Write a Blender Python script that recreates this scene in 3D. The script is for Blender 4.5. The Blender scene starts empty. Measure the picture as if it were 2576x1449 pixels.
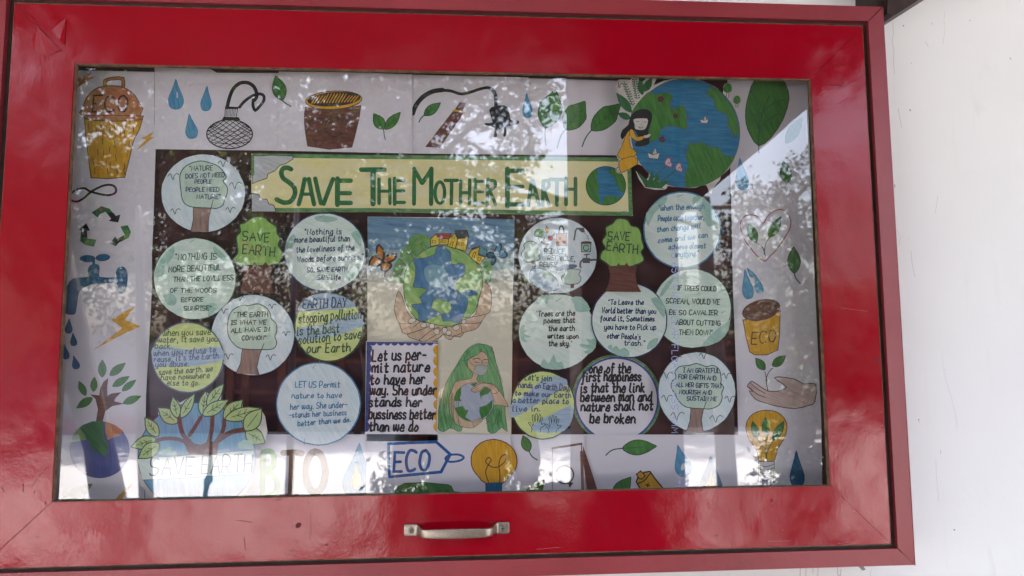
import bpy, bmesh, math, random
from mathutils import Vector, Matrix, Euler
from mathutils.geometry import tessellate_polygon
random.seed(7)
scene = bpy.context.scene
col = scene.collection
# ------------------------------------------------------------------ camera
CAM = Vector((0.00972, -0.96562, -0.10698))
RX = Vector((0.997548, -0.069668, -0.006649))
FW = Vector((0.069985, 0.993271, 0.092280))
UP = Vector((0.000176, -0.092519, 0.995711))
FPX, CX, CY = 1744.14, 1288.0, 724.5
cd = bpy.data.cameras.new('camera'); cam = bpy.data.objects.new('camera', cd); col.objects.link(cam)
cam.matrix_world = Matrix(((RX.x, UP.x, -FW.x, CAM.x), (RX.y, UP.y, -FW.y, CAM.y), (RX.z, UP.z, -FW.z, CAM.z), (0, 0, 0, 1)))
cd.lens = 36 * FPX / 2576; cd.clip_start = 0.02; cd.clip_end = 400
cd.dof.use_dof = True; cd.dof.focus_distance = 1.0; cd.dof.aperture_fstop = 7
scene.camera = cam
# ------------------------------------------------------------------ light
SUN_EL, SUN_AZ = math.radians(66), math.radians(196)      # high sun over the yard, kept off the wall by the porch roof
world = bpy.data.worlds.new('World'); scene.world = world; world.use_nodes = True
wn = world.node_tree.nodes; bg = wn['Background']
sky = wn.new('ShaderNodeTexSky'); sky.sky_type = 'NISHITA'; sky.sun_disc = False
sky.sun_elevation = SUN_EL; sky.sun_rotation = SUN_AZ; sky.dust_density = 6.0; sky.air_density = 1.0; sky.ozone_density = 1.5
world.node_tree.links.new(sky.outputs[0], bg.inputs[0]); bg.inputs[1].default_value = 0.15
sd = bpy.data.lights.new('sun', 'SUN'); sd.energy = 5.0; sd.angle = math.radians(0.5); sd.color = (1, 0.975, 0.94)
sun = bpy.data.objects.new('sun', sd); col.objects.link(sun)
sv = Vector((math.sin(SUN_AZ) * math.cos(SUN_EL), math.cos(SUN_AZ) * math.cos(SUN_EL), math.sin(SUN_EL)))
sun.rotation_euler = sv.to_track_quat('Z', 'Y').to_euler(); sun.location = (-1, -6, 9)
vs = scene.view_settings; vs.view_transform = 'Standard'; vs.look = 'None'; vs.gamma = 1; vs.exposure = 2.58
cy = scene.cycles; cy.use_denoising = True; cy.max_bounces = 8; cy.diffuse_bounces = 4; cy.glossy_bounces = 4; cy.transparent_max_bounces = 16
cy.sample_clamp_indirect = 20
# ------------------------------------------------------------------ helpers
GL = 0.008                                                # plane of the glass pane
FLOOR = -1.65
def un(px, py, y=0.0):
    "point of the plane at depth y that shows at a spot of the photograph"
    d = RX * ((px - CX) / FPX) + FW - UP * ((py - CY) / FPX)
    t = (y - CAM.y) / d.y
    return CAM + d * t
def mir(px, py, dist):
    "point standing dist metres in front of the pane whose reflection shows at that spot"
    p = un(px, py, GL + dist); return Vector((p.x, GL - dist, p.z))
def lin(c):
    c /= 255.0
    return c / 12.92 if c <= 0.04045 else ((c + 0.055) / 1.055) ** 2.4
def C(r, g, b, e=0.5):
    return tuple(min(0.85, lin(v) / e) for v in (r, g, b))
MATS = {}
def nt(name):
    m = bpy.data.materials.new(name); m.use_nodes = True
    return m, m.node_tree, m.node_tree.nodes['Principled BSDF']
def texco(t, scale=(1, 1, 1), rot=(0, 0, 0), kind='Object'):
    tc = t.nodes.new('ShaderNodeTexCoord'); mp = t.nodes.new('ShaderNodeMapping')
    t.links.new(tc.outputs[kind], mp.inputs['Vector'])
    mp.inputs['Scale'].default_value = scale; mp.inputs['Rotation'].default_value = rot
    return mp.outputs['Vector']
def noise(t, vec, scale, detail=3, rough=0.5, lo=0.35, hi=0.65, dist=0.0):
    n = t.nodes.new('ShaderNodeTexNoise'); n.inputs['Scale'].default_value = scale
    n.inputs['Detail'].default_value = detail; n.inputs['Roughness'].default_value = rough; n.inputs['Distortion'].default_value = dist
    t.links.new(vec, n.inputs['Vector'])
    r = t.nodes.new('ShaderNodeMapRange'); r.inputs['From Min'].default_value = lo; r.inputs['From Max'].default_value = hi
    t.links.new(n.outputs['Fac'], r.inputs['Value'])
    return r.outputs['Result']
def mix(t, fac, a, b, mode='MIX'):
    m = t.nodes.new('ShaderNodeMix'); m.data_type = 'RGBA'; m.blend_type = mode
    if hasattr(fac, 'links'): t.links.new(fac, m.inputs['Factor'])
    else: m.inputs['Factor'].default_value = fac
    for s, v in ((6, a), (7, b)):
        if hasattr(v, 'links'): t.links.new(v, m.inputs[s])
        else: m.inputs[s].default_value = (*v[:3], 1)
    return m.outputs[2]
def bump(t, p, h, strength, dist=0.001, normal=None):
    b = t.nodes.new('ShaderNodeBump'); b.inputs['Strength'].default_value = strength; b.inputs['Distance'].default_value = dist
    t.links.new(h, b.inputs['Height'])
    if normal is not None: t.links.new(normal, b.inputs['Normal'])
    if p is not None: t.links.new(b.outputs['Normal'], p.inputs['Normal'])
    return b.outputs['Normal']
def plain(name, c, rough=0.6, var=0.18, scale=60, metal=0.0, bmp=0.0, bscale=80, spec=0.4):
    if name in MATS: return MATS[name]
    m, t, p = nt(name)
    v = texco(t)
    f = noise(t, v, scale, 4)
    c2 = tuple(x * (1 - var) for x in c); c1 = tuple(min(1, x * (1 + var * 0.6)) for x in c)
    t.links.new(mix(t, f, c2, c1), p.inputs['Base Color'])
    p.inputs['Roughness'].default_value = rough; p.inputs['Metallic'].default_value = metal
    p.inputs['Specular IOR Level'].default_value = spec
    if bmp: bump(t, p, noise(t, v, bscale, 4, lo=0, hi=1), bmp)
    MATS[name] = m; return m
def pencil(name, a, b, ang=25, fine=300, long=30, lo=0.36, hi=0.64):
    "coloured-pencil hatching on paper: long thin streaks between two tones"
    if name in MATS: return MATS[name]
    m, t, p = nt(name)
    v = texco(t, (long, 1, fine), (0, math.radians(ang), 0))
    mp = v.node; mp.vector_type = 'TEXTURE'; mp.inputs['Scale'].default_value = (1 / long, 1, 1 / fine)
    f = noise(t, v, 1.0, 3, 0.6, lo, hi)
    w = noise(t, texco(t), 26, 3, 0.55, 0.3, 0.7)
    g = mix(t, f, a, b)
    avg = tuple((x * 0.35 + y * 0.65) for x, y in zip(a, b))
    k = t.nodes.new('ShaderNodeMath'); k.operation = 'MULTIPLY'; k.inputs[1].default_value = 0.5; t.links.new(w, k.inputs[0])
    t.links.new(mix(t, k.outputs[0], g, avg), p.inputs['Base Color'])
    p.inputs['Roughness'].default_value = 0.75; p.inputs['Specular IOR Level'].default_value = 0.25
    MATS[name] = m; return m
def ink(name, c, rough=0.55):
    return plain(name, c, rough, 0.3, 900, spec=0.3)
def mesh_obj(name, verts, faces, mats, parent=None, idx=None, smooth=False, origin=None):
    me = bpy.data.meshes.new(name)
    o = bpy.data.objects.new(name, me)
    base = parent['_o'] if parent is not None else (origin if origin is not None else (0, 0, 0))
    base = Vector(base)
    me.from_pydata([tuple(Vector(v) - base) for v in verts], [], faces)
    for m in (mats if isinstance(mats, (list, tuple)) else [mats]): me.materials.append(m)
    if idx: me.polygons.foreach_set('material_index', idx)
    if smooth: me.polygons.foreach_set('use_smooth', [True] * len(faces))
    me.update()
    col.objects.link(o)
    if parent is not None: o.parent = parent
    else: o.location = base
    o['_o'] = tuple(base)
    return o
def empty(name, loc, parent=None):
    o = bpy.data.objects.new(name, None); col.objects.link(o); o.empty_display_size = 0.05
    o.location = loc; o['_o'] = tuple(loc); return o
def tag(o, label=None, cat=None, group=None, kind=None):
    if label: o['label'] = label
    if cat: o['category'] = cat
    if group: o['group'] = group
    if kind: o['kind'] = kind
    return o
def box(x0, x1, y0, y1, z0, z1):
    v = [(x, y, z) for x in (x0, x1) for y in (y0, y1) for z in (z0, z1)]
    return v, [(0, 1, 3, 2), (4, 6, 7, 5), (0, 4, 5, 1), (2, 3, 7, 6), (0, 2, 6, 4), (1, 5, 7, 3)]
def prism(pts, y0, y1):
    "closed polygon (x, z) given thickness from y0 (front) to y1 (back)"
    n = len(pts)
    v = [(x, y0, z) for x, z in pts] + [(x, y1, z) for x, z in pts]
    tri = tessellate_polygon([[Vector((x, z, 0)) for x, z in pts]])
    f = [tuple(t) for t in tri] + [tuple(n + i for i in reversed(t)) for t in tri]
    f += [(i, (i + 1) % n, n + (i + 1) % n, n + i) for i in range(n)]
    return v, f
def join(parts):
    V, F = [], []
    for v, f in parts:
        b = len(V); V += list(v); F += [tuple(b + i for i in q) for q in f]
    return V, F
def bevel(o, w, seg=2):
    m = o.modifiers.new('bevel', 'BEVEL'); m.width = w; m.segments = seg; m.limit_method = 'ANGLE'
    return o
def pairs(l): return [(l[i], l[i + 1]) for i in range(0, len(l), 2)]
def catmull(p, n, closed):
    out = []; L = len(p)
    if L < 3: return p
    rng = range(L if closed else L - 1)
    for i in rng:
        if closed: a, b, c, d = p[(i - 1) % L], p[i], p[(i + 1) % L], p[(i + 2) % L]
        else: a, b, c, d = p[max(i - 1, 0)], p[i], p[i + 1], p[min(i + 2, L - 1)]
        for k in range(n):
            t = k / n
            out.append(tuple(0.5 * (2 * b[j] + (c[j] - a[j]) * t + (2 * a[j] - 5 * b[j] + 4 * c[j] - d[j]) * t * t + (3 * b[j] - a[j] - 3 * c[j] + d[j]) * t ** 3) for j in (0, 1)))
    if not closed: out.append(p[-1])
    return out
def ell(cx, cy, rx, ry, n=40, a0=0, a1=360, tilt=0):
    ct, st = math.cos(math.radians(tilt)), math.sin(math.radians(tilt)); o = []
    full = abs(a1 - a0) >= 360
    for i in range(n if full else n + 1):
        a = math.radians(a0 + (a1 - a0) * i / n); x, y = rx * math.cos(a), ry * math.sin(a)
        o.append((cx + x * ct - y * st, cy + x * st + y * ct))
    return o
def T(c, r): return (644.0 * c, 362.25 * r, 0.25)
V1 = (899.6, 531.5, 0.23983); V2 = (1086.1, 849.7, 0.17632); V3 = (1533.3, 178.9, 0.22043); V4 = (319.4, 958.3, 0.21167); V5 = (127.8, 575.0, 0.26455); D0 = (0, 0, 1)
# stroke alphabet: pairs of base-36 digits, baseline at 3, x height at 9, capitals to d (13)
GLY = {}
for row in '''A8 034d83|1777
B8 030d5d7b7a5808|5876745303
C8 7c5d2d0a06235374
D8 030d4d7a764303
E7 7d0d0363|0858
F7 7d0d03|0858
G8 7c5d2d0a062353747848
H8 030d|737d|0878
I4 0d4d|2d23|0343
J7 7d75532305
K8 030d|7d077 3
L7 0d0363
M9 031d478d83
N8 030d737d
O8 4d1c09062353767a5c4d
P8 030d5d7b795707
Q8 4d1c09062353767a5c4d|4693
R8 030d5d7b795707|3773
S8 7c5d1d0b1867755313 04
T8 0d8d|4d43
U8 0d0523 53757d
V8 0d438d
W9 0d234a638d
X8 0d73|7d03
Y8 0d477d|4743
Z8 0d7d0373
a7 6939 1604234366|69646373
b7 0c03|0729596653330 4
c6 5939 160523435 4
d7 6939160423436 6|6d647 3
e7 06665939 1604235364
f6 5c3d2b2310|0959
g7 6939160423436 6|6a61400 1
h7 0d03|06 294967647 3
i4 19142 333|1c1b
j4 29211000|2c2b
k7 0d03|5906|1753 63
l4 1d051423 33
m9 0903|0729394643|4779898 48393
n7 0903|06294967647 3
o7 39160523436567 39
p7 0900|0729496664433314
q7 6939160423436 6|6960
r6 0903|06294958
s6 5839190736455433130 4
t6 2c24334354|0959
u7 090423436 6|69647 3
v7 093369
w9 090423474 9|476384 89
x7 0963|6903
y7 09042343 66|69614000 10
z7 09690363
.3 1314
,3 141322 01
"4 0d0b|2d2b
'3 1d1b
-6 0757
!3 1d16|1413
:3 1918|1413
+7 3b35|0868
02 4d1c09062353767a5c4d
45 5303|
/6 035d'''.split('\n'):
    k, rest = row[0], row[1:].replace(' ', '', row.count(' '))
    w = int(row[1]); rest = row[2:].replace(' ', '')
    GLY[k] = (w + 2.2, [[(int(s[i], 36), int(s[i + 1], 36) - 3) for i in range(0, len(s) - 1, 2)] for s in rest.split('|') if len(s) > 3])
GLY['0'] = (9, [[(3, 10), (0, 7), (0, 3), (3, 0), (5, 2), (6, 6), (3, 10)]]); GLY['1'] = (5, [[(0, 8), (2, 10), (2, 0)]])
GLY['4'] = (9, [[(5, 0), (5, 10), (0, 3), (7, 3)]]); GLY['5'] = (9, [[(6, 10), (1, 10), (0, 6), (4, 6), (6, 3), (4, 0), (0, 1)]])
GLY['6'] = (9, [[(5, 10), (1, 6), (0, 2), (3, 0), (6, 2), (5, 5), (1, 4)]]); GLY['8'] = (9, [[(3, 10), (1, 8), (5, 3), (3, 0), (0, 2), (5, 8), (3, 10)]])
GLY['9'] = (9, [[(6, 7), (3, 5), (0, 8), (3, 10), (6, 8), (5, 3), (3, 0)]])
CURVY = set('BCDGJOPQRSUabcdefghijklmnopqrstuvwy,0856 9')
class Draw:
    def __init__(s, view=D0): s.v = view; s.sh = []
    def tr(s, l):
        ox, oy, k = s.v
        return [(ox + x * k, oy + y * k) for x, y in (l if isinstance(l[0], (tuple, list)) else pairs(l))]
    def f(s, m, l, sm=0):
        p = s.tr(l); s.sh.append(('f', m, catmull(p, sm, True) if sm else p)); return s
    def s(s_, m, l, w, sm=0, closed=False):
        p = s_.tr(l); s_.sh.append(('s', m, catmull(p, sm, closed) if sm else p, w * s_.v[2], closed)); return s_
    def fs(s, mf, ms, l, w, sm=0):
        s.f(mf, l, sm); s.s(ms, l, w, sm, True); return s
    def leaf(s, mf, ms, x0, y0, x1, y1, w, stem=None, vein=True, ow=9, fat=0.5):
        "leaf blade from base (x0,y0) to tip (x1,y1)"
        dx, dy = x1 - x0, y1 - y0; L = math.hypot(dx, dy); ux, uy = dx / L, dy / L; h = w / 2
        prof = [(0, 0), (0.12, 0.55), (0.3, 0.93), (fat, 1.0), (0.72, 0.72), (0.88, 0.32), (1, 0)]
        up = [(x0 + ux * L * a - uy * h * b, y0 + uy * L * a + ux * h * b) for a, b in prof]
        dn = [(x0 + ux * L * a + uy * h * b, y0 + uy * L * a - ux * h * b) for a, b in prof[-2:0:-1]]
        pts = up + dn
        s.f(mf, pts, 2)
        if ms: s.s(ms, pts, ow, 2, True)
        if vein and ms: s.s(ms, [(x0, y0), (x0 + ux * L * 0.6 - uy * 2, y0 + uy * L * 0.6)], ow * 0.6)
        if stem: s.s(ms or mf, [(x0, y0)] + pairs(stem), ow * 1.3, 3)
        return s
    def drop(s, mf, ms, cx, cy, w, h, tilt=0, ow=7):
        prof = [(0, -0.5), (0.13, -0.3), (0.33, -0.05), (0.5, 0.2), (0.42, 0.4), (0.2, 0.5)]
        pr = [(a * w, b * h) for a, b in prof] + [(-a * w, b * h) for a, b in prof[:0:-1]]
        ct, st = math.cos(math.radians(tilt)), math.sin(math.radians(tilt))
        pts = [(cx + x * ct - y * st, cy + x * st + y * ct) for x, y in pr]
        s.f(mf, pts, 2)
        if ms: s.s(ms, pts, ow, 2, True)
        return s
    def text(s, m, txt, x0, x1, yb0, yb1, h, w=7, jit=0.5, slant=0.12):
        tot = 0
        for ch in txt: tot += 5.5 if ch == ' ' else GLY[ch][0]
        tot -= 2.2; sx = (x1 - x0) / tot; sy = h / 10.0; x = 0
        for ch in txt:
            if ch == ' ': x += 5.5; continue
            adv, st = GLY[ch]; jy = random.uniform(-jit, jit); js = random.uniform(0.94, 1.06)
            for pl in st:
                q = []
                for gx, gy in pl:
                    X = x0 + (x + (gx + gy * slant * sy / max(sx, .1) * 0.6) * 1.0) * sx; Y = yb0 + (yb1 - yb0) * (x / tot) - (gy * js + jy) * sy
                    q.append((X + random.uniform(-.15, .15) * sx, Y + random.uniform(-.15, .15) * sy))
                s.s(m, q, w, 3 if ch in CURVY and len(q) > 2 else 0)
            x += adv
        return s
    def build(s, name, parent, label=None):
        y0 = parent['_front'] - 0.00006 - parent.get('_n', 0) * 0.00002
        parent['_n'] = (parent.get('_n', 0) + 1) % 12
        V, F, I, mats = [], [], [], []
        for k, sh in enumerate(s.sh):
            m = sh[1]
            if m.name not in [q.name for q in mats]: mats.append(m)
            mi = [q.name for q in mats].index(m.name)
            y = y0 - 0.000012 * k if len(s.sh) < 50 else y0 - 0.000012 * (k % 40)
            b = len(V)
            if sh[0] == 'f':
                pts = [un(px, py, y) for px, py in sh[2]]
                tri = tessellate_polygon([[Vector((p.x, p.z, 0)) for p in pts]])
                V += pts
                for t in tri:
                    a, c_, d = (pts[i] for i in t)
                    nrm = (c_ - a).cross(d - a)
                    F.append(tuple(b + i for i in (t if nrm.y < 0 else t[::-1]))); I.append(mi)
            else:
                P, w, closed = sh[2], sh[3] / 2, sh[4]
                Q = [P[0]]
                for p in P[1:]:
                    if math.hypot(p[0] - Q[-1][0], p[1] - Q[-1][1]) > 0.05: Q.append(p)
                if closed and math.hypot(Q[0][0] - Q[-1][0], Q[0][1] - Q[-1][1]) < 0.05: Q.pop()
                n = len(Q)
                if n < 2: continue
                L, R = [], []
                for i in range(n):
                    a = Q[(i - 1) % n] if (closed or i) else None; c_ = Q[(i + 1) % n] if (closed or i < n - 1) else None
                    def un_(u, v):
                        d = math.hypot(v[0] - u[0], v[1] - u[1]) or 1; return ((v[0] - u[0]) / d, (v[1] - u[1]) / d)
                    d1 = un_(a, Q[i]) if a else un_(Q[i], c_); d2 = un_(Q[i], c_) if c_ else d1
                    nx, ny = -(d1[1] + d2[1]), d1[0] + d2[0]; l = math.hypot(nx, ny) or 1; nx, ny = nx / l, ny / l
                    mt = min(1.35, 1 / max(0.3, nx * -d1[1] + ny * d1[0]))
                    ww = w * mt
                    L.append((Q[i][0] + nx * ww, Q[i][1] + ny * ww)); R.append((Q[i][0] - nx * ww, Q[i][1] - ny * ww))
                if not closed:
                    for end, (u, v) in ((0, (Q[1], Q[0])), (1, (Q[-2], Q[-1]))):
                        d = un_(u, v); c2 = (v[0] + d[0] * w * 0.8, v[1] + d[1] * w * 0.8)
                        nn = (-d[1] * w * 0.5, d[0] * w * 0.5)
                        if end == 0: L.insert(0, (c2[0] - nn[0], c2[1] - nn[1])); R.insert(0, (c2[0] + nn[0], c2[1] + nn[1]))
                        else: L.append((c2[0] + nn[0], c2[1] + nn[1])); R.append((c2[0] - nn[0], c2[1] - nn[1]))
                n = len(L)
                for a, c_ in zip(L, R): V += [un(a[0], a[1], y), un(c_[0], c_[1], y)]
                for i in range(n if closed else n - 1):
                    j = (i + 1) % n; F.append((b + 2 * i, b + 2 * j, b + 2 * j + 1, b + 2 * i + 1)); I.append(mi)
        o = mesh_obj(name, V, F, mats, parent, I)
        if label: o['label'] = label
        return o
BOARD_Y = 0.062
def layer(n): return BOARD_Y - 0.0004 - n * 0.0024
def paper(name, pts, lay, mat, label, cat, group=None, th=0.00035, sm=0, edge=None):
    "a flat piece of paper cut to an outline, lying on the board"
    if sm: pts = catmull(pts, sm, True)
    y = layer(lay)
    P = [un(a, b, y) for a, b in pts]
    c = sum(P, Vector()) / len(P)
    v, f = prism([(p.x, p.z) for p in P], y, y + th)
    o = mesh_obj(name, v, f, mat, origin=(c.x, y, c.z))
    o['_front'] = y
    return tag(o, label, cat, group)
def mirror_tube(name, pts, dist, mat, parent=None, seg=10):
    "tube standing in front of the pane; pts are (px, py, width in px) as seen in the reflection"
    P = [mir(a, b, dist) for a, b, w in pts]; R = [w / FPX * (dist + GL - CAM.y) / 2 for a, b, w in pts]
    return tube(name, P, R, mat, parent, seg)
def tube(name, P, R, mat, parent=None, seg=10, origin=None):
    V, F = [], []
    for i, (p, r) in enumerate(zip(P, R)):
        d = (P[min(i + 1, len(P) - 1)] - P[max(i - 1, 0)]).normalized()
        a = d.orthogonal().normalized() if i == 0 else (a - d * a.dot(d)).normalized(); b = d.cross(a)
        for k in range(seg):
            t = 2 * math.pi * k / seg; V.append(p + (a * math.cos(t) + b * math.sin(t)) * r)
    n = len(P)
    for i in range(n - 1):
        for k in range(seg):
            k2 = (k + 1) % seg; F.append((i * seg + k, i * seg + k2, (i + 1) * seg + k2, (i + 1) * seg + k))
    F.append(tuple(range(seg))[::-1]); F.append(tuple((n - 1) * seg + k for k in range(seg)))
    return mesh_obj(name, V, F, mat, parent, smooth=True, origin=origin if origin is not None else P[0])
# ------------------------------------------------------------------ setting: ground, wall, porch, yard seen in the glass
def ground_mat():
    m, t, p = nt('pale_dusty_ground')
    v = texco(t)
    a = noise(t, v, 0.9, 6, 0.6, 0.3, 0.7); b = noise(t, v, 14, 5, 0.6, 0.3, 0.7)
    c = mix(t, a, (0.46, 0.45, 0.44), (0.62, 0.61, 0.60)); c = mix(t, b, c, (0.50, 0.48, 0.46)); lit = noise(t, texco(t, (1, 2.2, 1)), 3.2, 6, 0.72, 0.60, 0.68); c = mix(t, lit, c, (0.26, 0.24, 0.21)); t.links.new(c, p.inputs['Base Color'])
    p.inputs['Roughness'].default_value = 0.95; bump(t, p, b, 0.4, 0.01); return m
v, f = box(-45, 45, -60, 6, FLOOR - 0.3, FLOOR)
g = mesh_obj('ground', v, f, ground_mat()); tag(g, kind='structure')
v, f = box(-12, 12, -4.3, 0.3, FLOOR, FLOOR + 0.03)
g = mesh_obj('pavement', v, f, plain('bounce_cutting_dark', (0.055, 0.045, 0.04), 0.85, 0.3, 5)); tag(g, kind='structure')  # unseen dark floor slab, added to cut the bounce light reaching the wall
def wall_mat():
    m, t, p = nt('white_limewashed_plaster')
    v = texco(t)
    big = noise(t, v, 2.2, 5, 0.55, 0.3, 0.7); mid = noise(t, v, 16, 5, 0.6, 0.35, 0.7)
    c = mix(t, big, (0.74, 0.752, 0.768), (0.82, 0.83, 0.835))
    k = t.nodes.new('ShaderNodeMath'); k.operation = 'MULTIPLY'; k.inputs[1].default_value = 0.35; t.links.new(mid, k.inputs[0])
    c = mix(t, k.outputs[0], c, (0.76, 0.765, 0.77))
    # dark specks of dirt
    vo = t.nodes.new('ShaderNodeTexVoronoi'); vo.inputs['Scale'].default_value = 22; t.links.new(v, vo.inputs['Vector'])
    r = t.nodes.new('ShaderNodeMapRange'); r.inputs['From Min'].default_value = 0.05; r.inputs['From Max'].default_value = 0.025; t.links.new(vo.outputs['Distance'], r.inputs['Value'])
    pick = noise(t, v, 9, 2, 0.5, 0.56, 0.6)
    mm = t.nodes.new('ShaderNodeMath'); mm.operation = 'MULTIPLY'; t.links.new(r.outputs[0], mm.inputs[0]); t.links.new(pick, mm.inputs[1])
    m2 = t.nodes.new('ShaderNodeMath'); m2.operation = 'MULTIPLY'; m2.inputs[1].default_value = 0.65; t.links.new(mm.outputs[0], m2.inputs[0])
    c = mix(t, m2.outputs[0], c, (0.25, 0.23, 0.22))
    # hairline cracks and vertical dirty streaks near the cabinet
    vc = t.nodes.new('ShaderNodeTexVoronoi'); vc.feature = 'DISTANCE_TO_EDGE'; vc.inputs['Scale'].default_value = 2.15
    wv = texco(t, (1.4, 1, 0.5)); dn = t.nodes.new('ShaderNodeTexNoise'); dn.inputs['Scale'].default_value = 7; t.links.new(wv, dn.inputs['Vector'])
    t.links.new(mix(t, 0.22, wv, dn.outputs['Color']), vc.inputs['Vector'])
    r2 = t.nodes.new('ShaderNodeMapRange'); r2.inputs['From Min'].default_value = 0.006; r2.inputs['From Max'].default_value = 0.001; t.links.new(vc.outputs['Distance'], r2.inputs['Value'])
    pk = noise(t, v, 5, 3, 0.5, 0.52, 0.62)
    m3 = t.nodes.new('ShaderNodeMath'); m3.operation = 'MULTIPLY'; t.links.new(r2.outputs[0], m3.inputs[0]); t.links.new(pk, m3.inputs[1])
    m4 = t.nodes.new('ShaderNodeMath'); m4.operation = 'MULTIPLY'; m4.inputs[1].default_value = 0.16; t.links.new(m3.outputs[0], m4.inputs[0])
    c = mix(t, m4.outputs[0], c, (0.35, 0.33, 0.34))
    st = noise(t, texco(t, (60, 1, 5)), 1.0, 4, 0.6, 0.6, 0.8)
    m5 = t.nodes.new('ShaderNodeMath'); m5.operation = 'MULTIPLY'; m5.inputs[1].default_value = 0.12; t.links.new(st, m5.inputs[0])
    c = mix(t, m5.outputs[0], c, (0.5, 0.48, 0.47))
    t.links.new(c, p.inputs['Base Color']); p.inputs['Roughness'].default_value = 0.85; p.inputs['Specular IOR Level'].default_value = 0.2
    n1 = bump(t, None, noise(t, v, 7, 4, 0.5, 0, 1), 0.35, 0.006)
    bump(t, p, noise(t, v, 120, 5, 0.6, 0, 1), 0.25, 0.001, n1)
    return m
WY = 0.078
v, f = box(-7, 9, WY, WY + 0.25, FLOOR, 1.219)
w = mesh_obj('plastered_wall', v, f, wall_mat(), origin=(0, WY, FLOOR)); tag(w, 'white painted plaster wall with fine cracks behind the red display cabinet', 'wall')
# chips, dirt marks and paint drips on the wall (real little patches)
dk = ink('wall_dirt', (0.26, 0.23, 0.23)); drip = ink('wall_drip', (0.42, 0.30, 0.30)); crk = ink('wall_crack', (0.5, 0.48, 0.48))
w['_front'] = WY - 0.0001
d = Draw(T(3, 0)); 
d.f(dk, [1355, 250, 1368, 255, 1370, 268, 1358, 264]).f(dk, [2024, 200, 2038, 204, 2036, 212, 2030, 210]).f(dk, [1440, 635, 1448, 632, 1446, 644]).f(dk, [2430, 580, 2436, 576, 2450, 600, 2440, 596])
d.s(crk, [1255, 220, 1262, 330, 1250, 420, 1268, 520, 1262, 640, 1274, 745], 4).s(crk, [1640, 240, 1652, 225, 1650, 250], 4).s(crk, [1580, 415, 1600, 440, 1612, 470], 4).s(crk, [1310, 1090, 1330, 1200, 1350, 1290], 4).s(crk, [1780, 120, 1770, 210, 1782, 300, 1760, 440], 2.5)
d.v = T(3, 1); d.s(dk, [1273, 408, 1277, 422, 1276, 438], 7).f(dk, [1326, 1066, 1334, 1068, 1332, 1074]).s(crk, [1710, 520, 1700, 600, 1680, 700], 3).s(crk, [1440, 1080, 1450, 1200, 1480, 1340], 3.5).f(dk, [1410, 948, 1418, 950, 1414, 956]).s(crk, [1300, 860, 1330, 940, 1318, 1030], 3)
d.v = T(3, 2); d.f(dk, [1510, 1320, 1520, 1318, 1524, 1332, 1514, 1334]).s(dk, [1522, 1342, 1522, 1354], 3).f(dk, [1786, 816, 1792, 820, 1788, 828])
d.v = T(3, 3); d.s(dk, [1737, 182, 1739, 200, 1737, 218], 3).s(crk, [1690, 280, 1692, 420, 1712, 620, 1720, 700], 2.5).f(dk, [1866, 975, 1884, 978, 1880, 994, 1870, 990])
d.s(drip, [325, 1362, 322, 1460], 5).s(drip, [385, 1362, 380, 1450], 4).s(drip, [455, 1362, 452, 1420], 4).s(drip, [505, 1362, 500, 1470], 4).s(drip, [700, 1362, 704, 1440, 730, 1445, 735, 1380], 5).f(dk, [905, 1350, 960, 1352, 985, 1385, 950, 1395, 930, 1375]).s(crk, [1040, 1380, 1030, 1449], 3)
tag(d.build('dirt_marks', w), kind='stuff')
# porch roof, brick-red soffit in deep shade
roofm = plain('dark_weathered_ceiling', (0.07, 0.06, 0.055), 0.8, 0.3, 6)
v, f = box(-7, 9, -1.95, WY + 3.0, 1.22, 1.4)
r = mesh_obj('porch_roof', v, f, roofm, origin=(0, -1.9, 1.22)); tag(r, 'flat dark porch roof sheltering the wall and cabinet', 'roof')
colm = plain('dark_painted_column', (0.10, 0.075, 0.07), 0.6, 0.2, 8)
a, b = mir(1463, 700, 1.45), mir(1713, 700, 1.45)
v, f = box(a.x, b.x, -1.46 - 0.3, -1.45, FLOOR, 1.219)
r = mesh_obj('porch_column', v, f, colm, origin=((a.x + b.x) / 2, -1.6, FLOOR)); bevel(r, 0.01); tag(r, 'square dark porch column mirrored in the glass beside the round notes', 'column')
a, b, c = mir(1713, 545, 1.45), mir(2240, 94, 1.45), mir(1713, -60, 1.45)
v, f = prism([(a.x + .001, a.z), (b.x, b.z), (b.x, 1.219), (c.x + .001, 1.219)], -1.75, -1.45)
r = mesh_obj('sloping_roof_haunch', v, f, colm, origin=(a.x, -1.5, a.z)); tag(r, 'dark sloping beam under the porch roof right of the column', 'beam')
# low boundary wall, pink plinth and brown shed across the yard
bw = plain('white_boundary_plaster', (0.30, 0.29, 0.30), 0.9, 0.15, 3, bmp=0.3, bscale=8); pk = plain('pink_plinth_paint', (0.36, 0.12, 0.15), 0.8, 0.15, 3)
p0, p1 = mir(-400, 1000, 13.2), mir(560, 1000, 13.2); zt = mir(300, 845, 13.2).z; zp = mir(300, 1050, 13.2).z; zq = mir(300, 1078, 13.2).z
bwl = empty('boundary_wall', (p1.x, -13.2, FLOOR)); tag(bwl, 'low white boundary wall with pink plinth across the yard', 'wall')
v, f = box(p0.x, p1.x, -13.5, -13.2, FLOOR, zt - 0.25); mesh_obj('wall_face', v, f, bw, bwl)
v, f = box(p0.x, p1.x, -13.56, -13.14, zt - 0.25, zt); o = mesh_obj('coping', v, f, bw, bwl)
v, f = box(p0.x, p1.x, -13.22, -13.17, FLOOR, zp); mesh_obj('plinth', v, f, pk, bwl)
for o in bwl.children: o.location = -Vector(bwl['_o']) + Vector(bwl['_o'])
shed = empty('brown_shed', mir(760, 1090, 13.0)); tag(shed, 'brown wooden shed front with dark openings across the yard', 'shed')
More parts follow.
